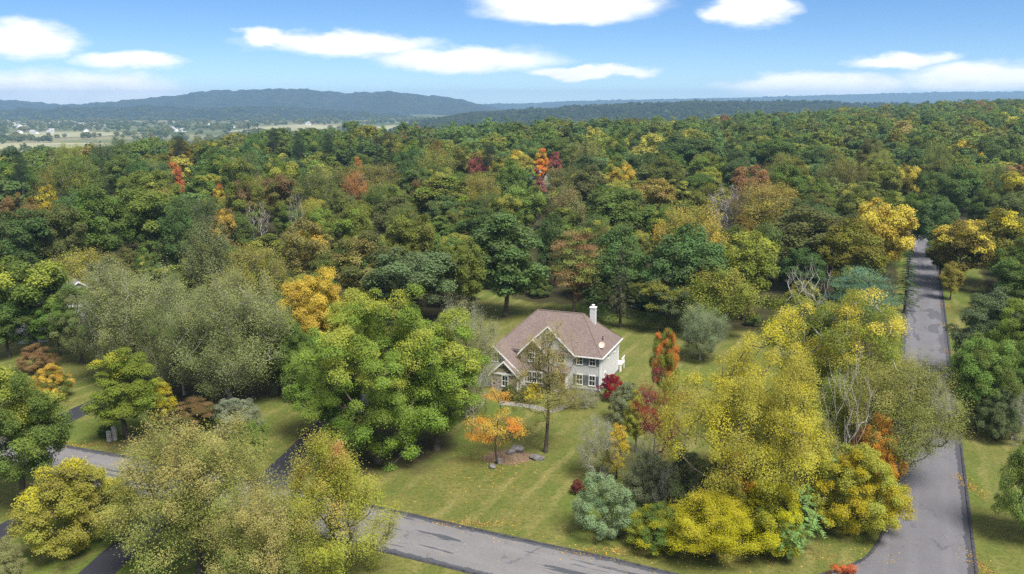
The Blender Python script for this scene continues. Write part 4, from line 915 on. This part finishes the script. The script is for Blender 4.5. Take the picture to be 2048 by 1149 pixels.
# ------------------------------------------------------------------ trees: the rest of the woodland
SP = np.array(spots)
fill = []
FILLC = [('green2', 21), ('dkgreen', 14), ('green', 16), ('green3', 12), ('green4', 16), ('dkolive', 9), ('olive3', 7), ('yolive', 4), ('olivetan', 1.2), ('rust2', .5), ('golden2', .12)]
fr = np.random.default_rng(23)
cell = {}
def try_spot(x, y, sep):
    k = (int(x // 18), int(y // 18))
    for a_ in (-1, 0, 1):
        for b_ in (-1, 0, 1):
            for (px, py, ps) in cell.get((k[0] + a_, k[1] + b_), ()):
                if (px - x) ** 2 + (py - y) ** 2 < ((sep + ps) / 2) ** 2: return False
    cell.setdefault(k, []).append((x, y, sep)); return True
fc_names = [c for c, _ in FILLC]; fc_w = np.array([w for _, w in FILLC], float); fc_w /= fc_w.sum()
for _ in range(52000):
    y = math.sqrt(fr.uniform(130 ** 2, 1330 ** 2)); x = fr.uniform(-.64, .64) * y
    yc = float(np.interp(x, CXT, CYT))
    if y > yc + 60 or float(forest_mask(x, y)) < .75 or y < 128: continue
    o = float(road_off(x, y))
    if y < 282 and -8 < o < 10: continue
    if y < 240 and o >= 12 and o < 17: continue
    if (x + 75) ** 2 + (y - 143) ** 2 < 15 ** 2 or (x - 14) ** 2 + (y - 381) ** 2 < 7 ** 2: continue
    if y < 210: h = fr.uniform(8, 13.5)
    elif y < 280: h = fr.uniform(13, 18)
    elif y < 380: h = fr.uniform(15.5, 21)
    else: h = fr.uniform(14, 19)
    w = h * fr.uniform(.6, .98) if y < 270 else fr.uniform(12.0, 18.5)
    if y >= 270: h = fr.uniform(14.5, 23.5)
    dx, dy = SP[:, 0] - x, SP[:, 1] - y; dd = np.hypot(dx, dy)
    if np.any(dd < .42 * (SP[:, 2] + w)): continue
    # leave the trees told apart in view: nothing tall close in front of them
    if np.any((dy > 0) & (dy < 34) & (np.abs(dx - x / y * dy) < SP[:, 2] * .32 + w * .22) & (h > SP[:, 3] - dy * .16)): continue
    if not try_spot(x, y, w * (.80 if y < 230 else .90)): continue
    cn = fc_names[int(fr.choice(len(fc_names), p=fc_w))]
    kind = 'broad' if fr.random() < .72 else ('tall' if fr.random() < .45 else 'feather')
    if cn in ('yolive', 'olivetan') and fr.random() < .6: kind = 'feather'
    fill.append((h / math.hypot(x, y), kind, x, y, h, w, cn))
fill.sort(key=lambda t: -t[0])
N_SINGLE = 215
for i, (_, kind, x, y, h, w, cn) in enumerate(fill[:N_SINGLE]):
    c = tuple(v * fr.uniform(.85, 1.15) for v in COL[cn])
    add_tree(kind, x, y, h, w, c, COL['yolive'] if cn.startswith('green') else None, fr.uniform(.0, .3), 'tree', 'tree', wood_label(kind, cn, x, y, h, w), WOOD, 1, i, fr.uniform(0, 6.28))

# low growth along the woodland edge
for i in range(34):
    x = fr.uniform(-28, 56); y = float(np.interp(x, FX, FY)) + fr.uniform(-1, 16); h = fr.uniform(2.6, 5.5); w = h * fr.uniform(1.0, 1.5)
    if abs(float(road_off(x, y))) < 9 or np.any(np.hypot(SP[:, 0] - x, SP[:, 1] - y) < .25 * SP[:, 2] + 1.0): continue
    cn = ['green2', 'dkolive', 'green3', 'olive3', 'dkgreen'][i % 5]
    add_tree('shrub', x, y, h, w, COL[cn], COL['olive3'], .25, 'bush', 'bush', TONE.get(cn, cn) + (' low' if h < 4 else ' tall') + ' undergrowth bush at the woodland edge behind the back lawn', 'undergrowth bushes along the woodland edge', 0, i, fr.uniform(0, 6.28))
# instanced stuff: woodland beyond, valley trees, wooded ridge
FARK = [P_(broad, s, 18, 13, .1, 40, .135, .85, 4200, p, .12, sides=3, mid=1, r0=.3) for s, p in ((201, 'round'), (202, 'ovate'), (203, 'vase'), (204, 'round'))] + [P_(conifer, 205, 20, 7, .9, 18, 6, .15, .25, 12, 3)]
far_protos = []
for i, (f, a_, k) in enumerate(FARK):
    cm, tm = f(*a_, **k); cm.materials.append(M_far)
    o = bpy.data.objects.new('far_crown', cm); far_protos.append(o)
def instancer(name, pts, scale, tint, pick, label, cat):
    me = bpy.data.meshes.new(name); n = len(pts); me.vertices.add(n); me.vertices.foreach_set('co', np.asarray(pts, np.float32).ravel())
    def put(nm, typ, arr, key):
        a = me.attributes.new(nm, typ, 'POINT'); a.data.foreach_set(key, np.ascontiguousarray(arr).ravel())
    put('size', 'FLOAT_VECTOR', np.asarray(scale, np.float32), 'vector'); put('pick', 'INT', np.asarray(pick, np.int32), 'value')
    put('turn', 'FLOAT_VECTOR', np.stack([0 * fr.random(n), 0 * fr.random(n), fr.uniform(0, 6.28, n)], 1).astype(np.float32), 'vector')
    tc = np.concatenate([np.asarray(tint, np.float32), np.ones((n, 1), np.float32)], 1); put('tint', 'FLOAT_COLOR', tc, 'color')
    o = link(name, me, None); me.materials.append(M_far)
    ng = bpy.data.node_groups.new(name, 'GeometryNodeTree')
    ng.interface.new_socket('Geometry', in_out='INPUT', socket_type='NodeSocketGeometry'); ng.interface.new_socket('Geometry', in_out='OUTPUT', socket_type='NodeSocketGeometry')
    gi = ng.nodes.new('NodeGroupInput'); go = ng.nodes.new('NodeGroupOutput'); iop = ng.nodes.new('GeometryNodeInstanceOnPoints'); j = ng.nodes.new('GeometryNodeJoinGeometry')
    for p in reversed(far_protos):
        n_ = ng.nodes.new('GeometryNodeObjectInfo'); n_.inputs['Object'].default_value = p; n_.inputs['As Instance'].default_value = True; n_.transform_space = 'ORIGINAL'
        ng.links.new(n_.outputs['Geometry'], j.inputs[0])
    def named(nm, typ):
        a = ng.nodes.new('GeometryNodeInputNamedAttribute'); a.data_type = typ; a.inputs[0].default_value = nm; return a.outputs[0]
    ng.links.new(gi.outputs[0], iop.inputs['Points']); ng.links.new(j.outputs[0], iop.inputs['Instance']); iop.inputs['Pick Instance'].default_value = True
    ng.links.new(named('pick', 'INT'), iop.inputs['Instance Index']); ng.links.new(named('size', 'FLOAT_VECTOR'), iop.inputs['Scale']); ng.links.new(named('turn', 'FLOAT_VECTOR'), iop.inputs['Rotation'])
    ng.links.new(iop.outputs[0], go.inputs[0])
    md = o.modifiers.new('scatter', 'NODES'); md.node_group = ng
    return tag(o, label, cat, kind='stuff')
rest = fill[N_SINGLE:]
print('filler', len(fill))
pts = [(x, y, float(ground_z(x, y)) - .1) for (_, k, x, y, h, w, cn) in rest]
sc_ = [(w / 13 * 1.12, w / 13 * 1.12, h / 18) for (_, k, x, y, h, w, cn) in rest]
tn = [np.array(COL[cn]) * fr.uniform(.9, 1.5) for (_, k, x, y, h, w, cn) in rest]
pk = [4 if fr.random() < .03 else int(fr.integers(0, 4)) for _ in rest]
instancer('far_woodland', pts, sc_, tn, pk, 'dense mixed green woodland running back to the crest', 'woodland')
# valley trees: clumped by a slow noise
vp, vs_, vt, vk = [], [], [], []
for _ in range(9000):
    y = fr.uniform(1000, 4600); x = fr.uniform(-.66, .30) * y
    if y < np.interp(x, CXT, CYT) + 420: continue
    dens = float(lumps(np.array(x), np.array(y), .5, 520, 31, 3))
    if fr.random() > .18 + .8 * (dens > .1): continue
    bad = False
    for (fx, fy, frx, fry) in ((-980, 1760, 260, 215), (-750, 2980, 150, 370), (-360, 3150, 190, 520), (-1270, 2420, 230, 220)):
        if ((x - fx) / frx) ** 2 + ((y - fy) / fry) ** 2 < 1: bad = True
    if bad and fr.random() > .03: continue
    zz = max(float(ground_z(x, y)), float(hill_z('lower_hill', np.array(x), np.array(y))) if 4065 < y < 5680 and -4100 < x < -400 else -99)
    s = fr.uniform(.7, 1.3); vp.append((x, y, zz)); vs_.append((s * 1.25, s * 1.25, s * .85)); vt.append(np.array((.03, .03, .02)) + np.array(COL[['green2', 'dkgreen', 'olive3', 'green4', 'greyolive', 'olivetan'][int(fr.choice(6, p=[.3, .2, .15, .15, .13, .07]))]]) * fr.uniform(.8, 1.2)); vk.append(int(fr.integers(0, 4)))
instancer('valley_trees', vp, vs_, vt, vk, 'hazy clumps of trees scattered over the far valley', 'trees')
rp, rs, rt, rk = [], [], [], []
for _ in range(9000):
    x = fr.uniform(-370, 2500); y = fr.uniform(2500, 3560)
    if abs(x / y) > .66: continue
    rp.append((x, y, float(hill_z('wooded_ridge', np.array(x), np.array(y))) - 1)); s = fr.uniform(.75, 1.15); rs.append((s * 1.3, s * 1.3, s)); rt.append(.72 * np.array(COL[['green2', 'dkgreen', 'green4', 'dkolive', 'olive3'][int(fr.choice(5, p=[.32, .25, .2, .15, .08]))]]) * fr.uniform(.8, 1.2)); rk.append(4 if fr.random() < .04 else int(fr.integers(0, 4)))
instancer('ridge_woodland', rp, rs, rt, rk, 'hazy blue green woodland covering the ridge across the valley', 'woodland')

# ------------------------------------------------------------------ the house
HOUSE_AT = (12.22, 115.66, 0.0); HOUSE_RZ = RAD(-21)
house = empty('house', HOUSE_AT, HOUSE_RZ)
tag(house, 'two storey house with stone front gable, pale siding and brown hip roof', 'house')
def wall(mb, mat, parent, name='wall'): return mb.build(name, mat, parent)
def gable_roof(parent, xc, half, z_e, z_p, y0, y1, mat, t=.16, over=.35, name='roof'):
    """two slopes meeting on a ridge along y, with pale barge boards on the front edge"""
    k = (z_p - z_e) / half; e = over; zl = z_e - k * e
    m = MB(); m.slab([(xc, y0, z_p), (xc, y1, z_p), (xc - half - e, y1, zl), (xc - half - e, y0, zl)], t)
    m.slab([(xc, y0, z_p + .002), (xc + half + e, y0, zl), (xc + half + e, y1, zl), (xc, y1, z_p + .002)], t)
    r = m.build(name, mat, parent)
    for s in (-1, 1):
        b = MB(); yy0, yy1 = y0 - .06, y0 - .003
        a_, c_ = (xc, z_p + .03), (xc + s * (half + e), zl + .03); d_ = .26
        pr = [a_, c_, (c_[0], c_[1] - d_), (a_[0], a_[1] - d_)]
        b.prism_y(pr, yy0, yy1); b.build('barge_board', M_trim, r)
    return r
def window(parent, x0, x1, z0, z1, y, cols=1, rows=2, shutters=False, side=False, xw=0.0):
    """framed window on a wall facing -y (or +x when side); real frame, bars and recessed pane"""
    def B(mb, a0, a1, d0, d1, c0, c1):
        if side: mb.box(xw - d1, xw - d0, a0, a1, c0, c1)
        else: mb.box(a0, a1, y + d0, y + d1, c0, c1)
    f = MB(); w = .09
    B(f, x0 - w, x1 + w, -.07, .02, z1, z1 + w + .03); B(f, x0 - w - .04, x1 + w + .04, -.11, .02, z0 - w - .02, z0)
    B(f, x0 - w, x0, -.07, .02, z0, z1); B(f, x1, x1 + w, -.07, .02, z0, z1)
    cw = (x1 - x0) / cols
    for c in range(1, cols): B(f, x0 + c * cw - .06, x0 + c * cw + .06, -.065, .015, z0, z1)
    for c in range(cols):
        for r in range(1, rows): B(f, x0 + c * cw + (.06 if c else 0), x0 + (c + 1) * cw - (.06 if c < cols - 1 else 0), -.06, .01, z0 + (z1 - z0) * r / rows - .03, z0 + (z1 - z0) * r / rows + .03)
        B(f, x0 + (c + .5) * cw - .018, x0 + (c + .5) * cw + .018, -.05, .005, z0, z1)
    fo = f.build('window', M_trim, parent)
    p = MB(); B(p, x0, x1, -.025, -.004, z0, z1); p.build('pane', M_glass, fo)
    if shutters:
        for s in (-1, 1):
            a0 = x0 - w - .42 if s < 0 else x1 + w + .03
            sh = MB(); B(sh, a0, a0 + .39, -.05, -.002, z0 - .06, z1 + .06); so = sh.build('shutter', M_shutter, parent)
            n = 9
            for i in range(n):
                zz = z0 + (z1 - z0) * i / n; l = MB(); B(l, a0 + .05, a0 + .34, -.075, -.049, zz, zz + (z1 - z0) / n * .6)
                if i == 0: acc = l
                else: acc.add(l.v, l.f)
            tag(acc.build('louvre', M_shutter, so), kind='stuff')
ML, MD, ME, MR = -15.4, 10.4, 5.3, 9.85          # main block: left end, depth, eaves, ridge
wall(MB().box(ML, 0, 0, MD, -.3, ME), M_siding, house)
wall(MB().box(ML + .02, .03, -.035, MD + .03, -.25, .35), M_rock, house, 'foundation')
o_ = .42
m = MB(); A_, B_, C_, D_ = (ML - o_, -o_, ME - .08), (o_, -o_, ME - .08), (o_, MD + o_, ME - .08), (ML - o_, MD + o_, ME - .08)
R0_, R1_ = (-11.0, MD / 2, MR), (-4.0, MD / 2, MR)
m.slab([A_, B_, R1_, R0_], .18); m.slab([B_, C_, R1_], .18); m.slab([C_, D_, R0_, R1_], .18); m.slab([D_, A_, R0_], .18)
main_roof = m.build('roof', M_shingle, house)
g_ = MB(); e0 = ME - .30
g_.box(-3.6, o_ + .10, -o_ - .12, -o_ - .003, e0, e0 + .15); g_.box(o_ + .003, o_ + .12, -o_ - .003, MD + o_ + .1, e0, e0 + .15)
g_.build('gutter', M_trim, main_roof)
sof = MB().box(ML - o_ + .05, o_ - .02, -o_ + .02, -.003, ME - .32, ME - .22).box(.003, o_ - .02, -.003, MD + o_ - .1, ME - .32, ME - .22)
sof.build('soffit', M_trim, main_roof)
rc_ = MB()
for p, q in ((R0_, R1_), (R1_, B_), (R1_, C_), (R0_, A_), (R0_, D_)):
    p, q = np.array(p), np.array(q); n_ = 24
    for i in range(n_):
        a_, b_ = p + (q - p) * i / n_, p + (q - p) * (i + .92) / n_; d_ = unit(np.cross(q - p, (0, 0, 1.0))) * .13
        rc_.add([a_ + d_ + (0, 0, .0), a_ + (0, 0, .06), a_ - d_ + (0, 0, .0), b_ + d_, b_ + (0, 0, .045), b_ - d_], [(0, 1, 4, 3), (1, 2, 5, 4)])
tag(rc_.build('ridge_cap', M_shingle, main_roof), kind='stuff')
# chimney with flue caps
ch = MB().box(-3.2, -2.4, 5.6, 6.35, 6.5, 10.65); cho = ch.build('chimney', M_siding, main_roof)
MB().box(-3.27, -2.33, 5.53, 6.42, 10.65, 10.75).cyl(-2.8, 5.98, 10.75, 11.05, .15).cyl(-2.8, 5.98, 11.06, 11.16, .25, .05).build('chimney_cap', M_trim, main_roof)
MB().cyl(-.75, 4.0, 6.2, 7.0, .07).cyl(-.75, 4.0, 7.0, 7.06, .11).build('vent_pipe', M_black, main_roof)
# satellite dish near the front right hip
dm = MB(); n_ = 18
vs_d = [(.0, 0, 0)] + [(r_ * math.cos(2 * math.pi * i / n_), r_ * math.sin(2 * math.pi * i / n_) * 1.1, .12 * (r_ / .42) ** 2) for r_ in (.21, .42) for i in range(n_)]
fs_d = [(0, 1 + i, 1 + (i + 1) % n_) for i in range(n_)] + [(1 + i, 1 + n_ + i, 1 + n_ + (i + 1) % n_, 1 + (i + 1) % n_) for i in range(n_)]
dm.add(vs_d, fs_d); dish = dm.build('satellite_dish', M_dish, house); dish.location = (-.25, 1.6, 6.45); dish.rotation_euler = (RAD(52), RAD(18), 0)
MB().cyl(-.25, 1.68, 5.55, 6.4, .035).build('dish_mast', M_black, house)
# tall white gable behind the stone one
gp = MB().prism_y([(-11.4, ME - .1), (-3.8, ME - .1), (-3.8, 5.3), (-7.6, 8.85), (-11.4, 5.3)], -.06, 2.5); wall(gp, M_siding, house, 'gable_wall')
gable_roof(house, -7.6, 3.8, 5.36, 9.0, -.42, 4.6, M_shingle)
window(house, -8.0, -7.2, 6.9, 7.85, -.06, 1, 2, True)
window(house, -6.15, -5.2, 3.75, 5.1, -.06 + .055, 1, 3)
# stone front gable
sp_ = MB().prism_y([(-11.35, -.25), (-7.45, -.25), (-7.45, 5.2), (-9.4, 7.1), (-11.35, 5.2)], -1.05, 1.0); wall(sp_, M_stone, house, 'stone_wall')
gable_roof(house, -9.4, 1.95, 5.24, 7.22, -1.42, 3.0, M_shingle)
window(house, -10.05, -8.45, 3.85, 5.0, -1.05, 2, 2); window(house, -10.35, -8.2, .75, 2.25, -1.05, 3, 2)
# front door, porch and steps
dr = MB().box(-6.2, -5.1, -.07, .02, .3, 2.5).build('door', simple('door_paint', (.35, .10, .07), .5, .4, .05), house)
MB().box(-6.42, -6.22, -.12, .02, .28, 2.6).box(-5.08, -4.88, -.12, .02, .28, 2.6).box(-6.5, -4.8, -.16, .02, 2.6, 2.9).build('door_frame', M_trim, dr)
MB().cyl(-5.25, -.11, 1.3, 1.42, .05).build('handle', M_black, dr)
MB().box(-7.1, -4.2, -1.6, -.04, -.1, .28).box(-6.7, -4.6, -2.0, -1.6, -.1, .14).build('porch_step', M_walk, house)
for px in (-6.9, -4.4): MB().box(px - .09, px + .09, -1.5, -1.32, .28, 2.75).build('porch_post', M_trim, house)
MB().slab([(-7.2, -1.75, 2.85), (-4.1, -1.75, 2.85), (-4.1, -.065, 3.3), (-7.2, -.065, 3.3)], .18).build('porch_roof', M_shingle, house)
# right hand bays
for x0 in (-3.35, -1.5): window(house, x0, x0 + .8, 3.85, 5.0, 0, 1, 2, True); window(house, x0, x0 + .8, .95, 2.3, 0, 1, 2, True)
window(house, 3.9, 4.7, 3.9, 4.95, 0, 1, 2, False, True, 0.0); window(house, 2.2, 3.0, 1.0, 2.2, 0, 1, 2, False, True, 0.0); window(house, 7.4, 8.2, 3.9, 4.95, 0, 1, 2, False, True, 0.0)
MB().box(-.1, .06, -.06, .1, .3, ME - .3).build('corner_board', M_trim, house); MB().box(-.06, .05, MD - .05, MD + .06, .3, ME - .3).build('corner_board', M_trim, house)
MB().cyl(.09, .25, .1, ME - .35, .05, n=8).build('downspout', M_trim, house)
# back deck seen past the right hand wall
MB().box(-3.0, .55, MD + .05, MD + 2.0, 1.05, 1.2).box(.2, .5, MD + .1, MD + .2, -.1, 1.05).box(.4, .5, MD + 1.85, MD + 2.0, -.1, 1.05).build('deck', M_trim, house)
dk = MB().box(.46, .54, MD + .1, MD + 2.0, 2.0, 2.08)
for i in range(8): dk.box(.48, .52, MD + .15 + i * .23, MD + .2 + i * .23, 1.2, 2.0)
dk.build('railing', M_trim, house)
# garage wing on the left, long slope down to the ground floor
wp = MB().prism_y([(-18.4, -.3), (-10.7, -.3), (-10.7, 2.9), (-14.55, 6.2), (-18.4, 2.9)], -3.3, 4.0); wall(wp, M_siding, house, 'wing_wall')
gable_roof(house, -14.55, 3.95, 2.95, 6.36, -3.7, 5.0, M_shingle)
window(house, -14.8, -14.0, 4.0, 5.2, -3.3, 1, 2, True)
lp_ = MB().prism_y([(-14.6, -.3), (-10.62, -.3), (-10.62, 2.62), (-12.6, 4.35), (-14.6, 2.62)], -4.25, -3.2); wall(lp_, M_stone, house, 'stone_wall')
gable_roof(house, -12.6, 1.98, 2.66, 4.5, -4.6, -3.0, M_shingle)
MB().box(-14.5, -10.7, -4.36, -4.253, 2.45, 2.68).build('frieze_board', M_trim, house)
MB().box(-10.75, -10.56, -4.33, -4.2, -.1, 2.45).build('corner_board', M_trim, house)
window(house, -12.9, -12.1, .85, 2.3, -4.25, 1, 2)
for i in range(2):
    gd = MB().box(-18.47, -18.402, -2.6 + i * 3.1, .0 + i * 3.1, 0, 2.3).build('garage_door', M_trim, house)
    for k in range(4):
        MB().box(-18.5, -18.468, -2.5 + i * 3.1, -.1 + i * 3.1, .08 + k * .56, .54 + k * .56).build('panel', M_trim, gd)

# ------------------------------------------------------------------ neighbour's house behind the left trees, and a roof in the woodland
def plain_house(x, y, rz, w, d, e, pk, label, roofm, wallm):
    h = empty('house', (x, y, float(ground_z(x, y))), rz); tag(h, label, 'house')
    MB().prism_y([(-w / 2, -.3), (w / 2, -.3), (w / 2, e), (0, pk), (-w / 2, e)], 0, d).build('wall', wallm, h)
    r = gable_roof(h, 0, w / 2, e + .05, pk + .16, -.4, d + .4, roofm)
    MB().box(-w * .2 - .4, -w * .2 + .4, d * .4, d * .4 + .8, e, pk + 1.0).build('chimney', M_rock, r)
    for fl in ((.9, 2.2), (3.6, 4.8))[:2 if e > 5 else 1]:
        for x0 in (-w * .32, w * .2): window(h, x0, x0 + .9, fl[0], fl[1], 0, 1, 2)
        for y0 in np.arange(1.2, d - 1.5, 2.6): window(h, y0, y0 + .9, fl[0], fl[1], 0, 1, 2, False, True, w / 2)
    MB().box(-.5, .5, -.06, .02, 0, 2.1).build('door', M_shutter, h)
    return h
plain_house(-77, 151.0, RAD(38), 9.5, 15, 5.2, 8.4, 'white house with grey roof half hidden behind grey green trees', M_grey_roof, M_siding)
plain_house(14.3, 380, RAD(20), 10, 14, 5.2, 8.6, 'house with pale roof tucked between the red and orange trees', simple('pale_roof', (.42, .42, .45), .8, .2, .1), M_siding)
# shed-like low roof in front of it
sh_ = empty('shed', (-80.5, 141.0, 0), RAD(20)); tag(sh_, 'low shed with pale grey roof beside the white neighbour house', 'shed')
MB().prism_y([(-2.2, -.1), (2.2, -.1), (2.2, 2.0), (0, 2.9), (-2.2, 2.0)], 0, 4.5).build('wall', M_post, sh_)
gable_roof(sh_, 0, 2.2, 2.04, 3.0, -.25, 4.75, simple('shed_roof', (.22, .22, .23), .6, .3, .1)); MB().box(-.6, .6, -.05, .01, 0, 1.9).build('door', M_shutter, sh_)

# ------------------------------------------------------------------ far valley houses
fm_w = MB().box(-6, 6, -4, 4, -1, 5.5).prism_y([(-6, 5.5), (6, 5.5), (0, 9.4)], -3.98, 3.98).mesh('wall')
fm_r = MB().slab([(0, -4.6, 9.7), (0, 4.6, 9.7), (-6.8, 4.6, 5.3), (-6.8, -4.6, 5.3)], .3).slab([(0, -4.6, 9.702), (6.8, -4.6, 5.3), (6.8, 4.6, 5.3), (0, 4.6, 9.702)], .3).mesh('roof')
M_fwall = simple('far_white', (.80, .80, .79), .7, .2, .03); M_froof = simple('far_roof', (.32, .31, .31), .9, .1, .1)
FAR_AT = [(-1823, 3300, 1.00), (-1800, 3325, 1.25), (-1776, 3350, 1.50), (-1759, 3375, 1.12), (-1739, 3400, 1.38), (-1722, 3300, 1.00), (-1682, 3325, 1.25), (-1659, 3350, 1.50), (-1639, 3375, 1.12), (-1581, 3236, 1.38), (-1558, 3300, 1.00), (-1523, 3325, 1.25), (-1704, 3058, 1.50), (-1397, 2507, 1.12), (-1340, 2470, 1.38), (-1310, 2434, 1.00), (-1294, 2470, 1.25), (-1326, 2545, 1.50), (-1265, 2626, 1.12), (-1059, 2756, 1.38), (-1031, 2711, 1.00), (-994, 2668, 1.25), (-1086, 3175, 1.50), (-1056, 3236, 1.12), (-967, 3058, 1.38), (-846, 2950, 1.00), (-397, 3325, 1.25), (-291, 3350, 1.50), (-274, 3375, 1.12), (-235, 3400, 1.38), (-220, 3300, 1.00), (-1872, 3325, 1.25), (-772, 3350, 1.50)]
for i, (x, y, sc) in enumerate(FAR_AT):
    z = float(ground_z(x, y))
    if 4065 < y < 5680: z = max(z, float(hill_z('lower_hill', np.array(x), np.array(y))))
    h = empty('house', (x, y, z), fr.uniform(0, 3.1)); h.scale = (sc, sc, sc)
    w_ = link('wall', fm_w, M_fwall, h); r_ = link('roof', fm_r, M_froof, h)
    tag(h, 'small white house far off in the hazy valley', 'house', 'white houses in the far valley')

# ------------------------------------------------------------------ small things on the lawns
def rock(x, y, s, seed, label):
    r = random.Random(seed); bm = bmesh.new(); bmesh.ops.create_icosphere(bm, subdivisions=3, radius=1)
    ks = [Vector((r.gauss(0, 1), r.gauss(0, 1), r.gauss(0, 1))).normalized() for _ in range(9)]; ds = [r.uniform(.55, .85) for _ in ks]
    for v in bm.verts:
        for k, d in zip(ks, ds):
            e = v.co.dot(k)
            if e > d: v.co -= k * (e - d) * .9
        v.co.x *= 1.3 * s; v.co.y *= s; v.co.z *= .75 * s; v.co += Vector((r.gauss(0, .012), r.gauss(0, .012), r.gauss(0, .012))) * s
    me = bpy.data.meshes.new('boulder'); bm.to_mesh(me); bm.free()
    o = link('boulder', me, M_rock); o.location = (x, y, .3 * s); o.rotation_euler = (0, 0, r.uniform(0, 6)); tag(o, label, 'boulder')
rl = ['largest grey boulder behind the orange maple', 'flat grey boulder beside the largest boulder', 'grey boulder by the trunk of the slim half bare tree', 'small boulder touching the boulder by the slim tree', 'grey boulder at the foot of the orange maple', 'low boulder in front of the orange maple']
for i, ((x, y), s) in enumerate(zip(ROCKS, (.75, .55, .6, .5, .5, .45))): rock(x, y, s, i + 3, rl[i])
mb_ = MB(); n_ = 30; r_ = random.Random(4); vs_m = [(-.4, 93.6, .10)]
for i in range(n_): a_ = 2 * math.pi * i / n_; q = r_.uniform(.85, 1.1); vs_m.append((-.4 + 2.9 * q * math.cos(a_), 93.4 + 2.2 * q * math.sin(a_), .006))
mb_.add(vs_m, [(0, 1 + i, 1 + (i + 1) % n_) for i in range(n_)]); tag(mb_.build('mulch_bed', M_mulch), kind='structure')
for i, (x, y) in enumerate(POSTS):
    p = empty('utility_post', (x, y, 0)); h_ = (1.15, 1.6)[i]
    tag(p, ['shorter of two pale posts on the leafy verge', 'taller of two pale posts on the leafy verge'][i], 'post')
    MB().cyl(0, 0, -.05, h_, .30, .28, 14).build('shaft', M_post, p); MB().cyl(0, 0, h_, h_ + .1, .33, .2, 14).build('cap', M_post, p)
mbx = empty('mailbox', (MAILBOX[0][0], MAILBOX[0][1], 0), RAD(20)); tag(mbx, 'white mailbox on a dark post beside the lane behind the airy olive tree', 'mailbox')
MB().box(-.06, .06, -.06, .06, -.1, 1.1).build('post', M_black, mbx)
bx_ = MB().prism_y([(-.15, 1.1), (.15, 1.1), (.15, 1.3), (.09, 1.42), (-.09, 1.42), (-.15, 1.3)], -.3, .3).build('box', M_trim, mbx); MB().box(.152, .17, -.1, -.06, 1.25, 1.55).build('flag', simple('flag_red', (.5, .05, .04), .5), mbx)

# fallen leaves on grass and road edges
def scatter_leaves(zones, n, cols):
    r = np.random.default_rng(77); ps = []
    while len(ps) < n:
        cx_, cy_, sx, sy = zones[int(r.integers(0, len(zones)))]; x, y = r.normal(cx_, sx), r.normal(cy_, sy); ps.append((x, y, .03 + r.uniform(0, .03)))
    ps = np.array(ps); ps[:, 2] += ground_z(ps[:, 0], ps[:, 1])
    Q = leaf_quads(r, ps, np.tile((0, 0, 1.0), (n, 1)), .17, 1.0, .2, .25, .75)
    me = crown_mesh('fallen_leaves', Q, r.random(n), 1.0); o = link('fallen_leaves', me, M_leaf)
    o.color = (.34, .21, .07, 1); o['turn_color'] = (.55, .36, .08); o['turn_amount'] = .5
    tag(o, 'fallen tan and yellow leaves strewn over lawn and verges', 'leaves', kind='stuff')
scatter_leaves([(-4, 88, 3.5, 3.2), (-1, 90, 2.5, 2.5), (-40, 95, 6, 2.0), (-48, 101, 3, 5), (26, 71.5, 6, 1.6), (32, 76, 3, 4), (16, 71, 6, 1.5), (2, 76, 8, 3), (-44, 84, 4, 5), (-14, 84, 6, 3), (47, 100, 2, 16), (-30, 96, 3, 7)] + [(p[0] + .3, p[1] + .9, 2.2, .5) for p in lane[2::5]] + [(float(q[0]), float(q[1]), .5, 1.6) for q in list(offset(rc, 4.0)[8:30:3])], 8500, None)

# ------------------------------------------------------------------ haze over the whole country
hz = MB().box(-9600, 9600, -200, 12800, -75, 162).build('haze', None)
M_haze = bpy.data.materials.new('haze'); M_haze.use_nodes = True; nt = M_haze.node_tree; nt.nodes.remove(nt.nodes['Principled BSDF'])
pv = nt.nodes.new('ShaderNodeVolumePrincipled'); pv.inputs['Color'].default_value = (.40, .65, 1.0, 1); pv.inputs['Density'].default_value = 1.0e-4; pv.inputs['Anisotropy'].default_value = .2
nt.links.new(pv.outputs[0], nt.nodes['Material Output'].inputs['Volume'])
hz.data.materials.append(M_haze); tag(hz, 'thin blue haze over the valley', 'haze', kind='stuff')
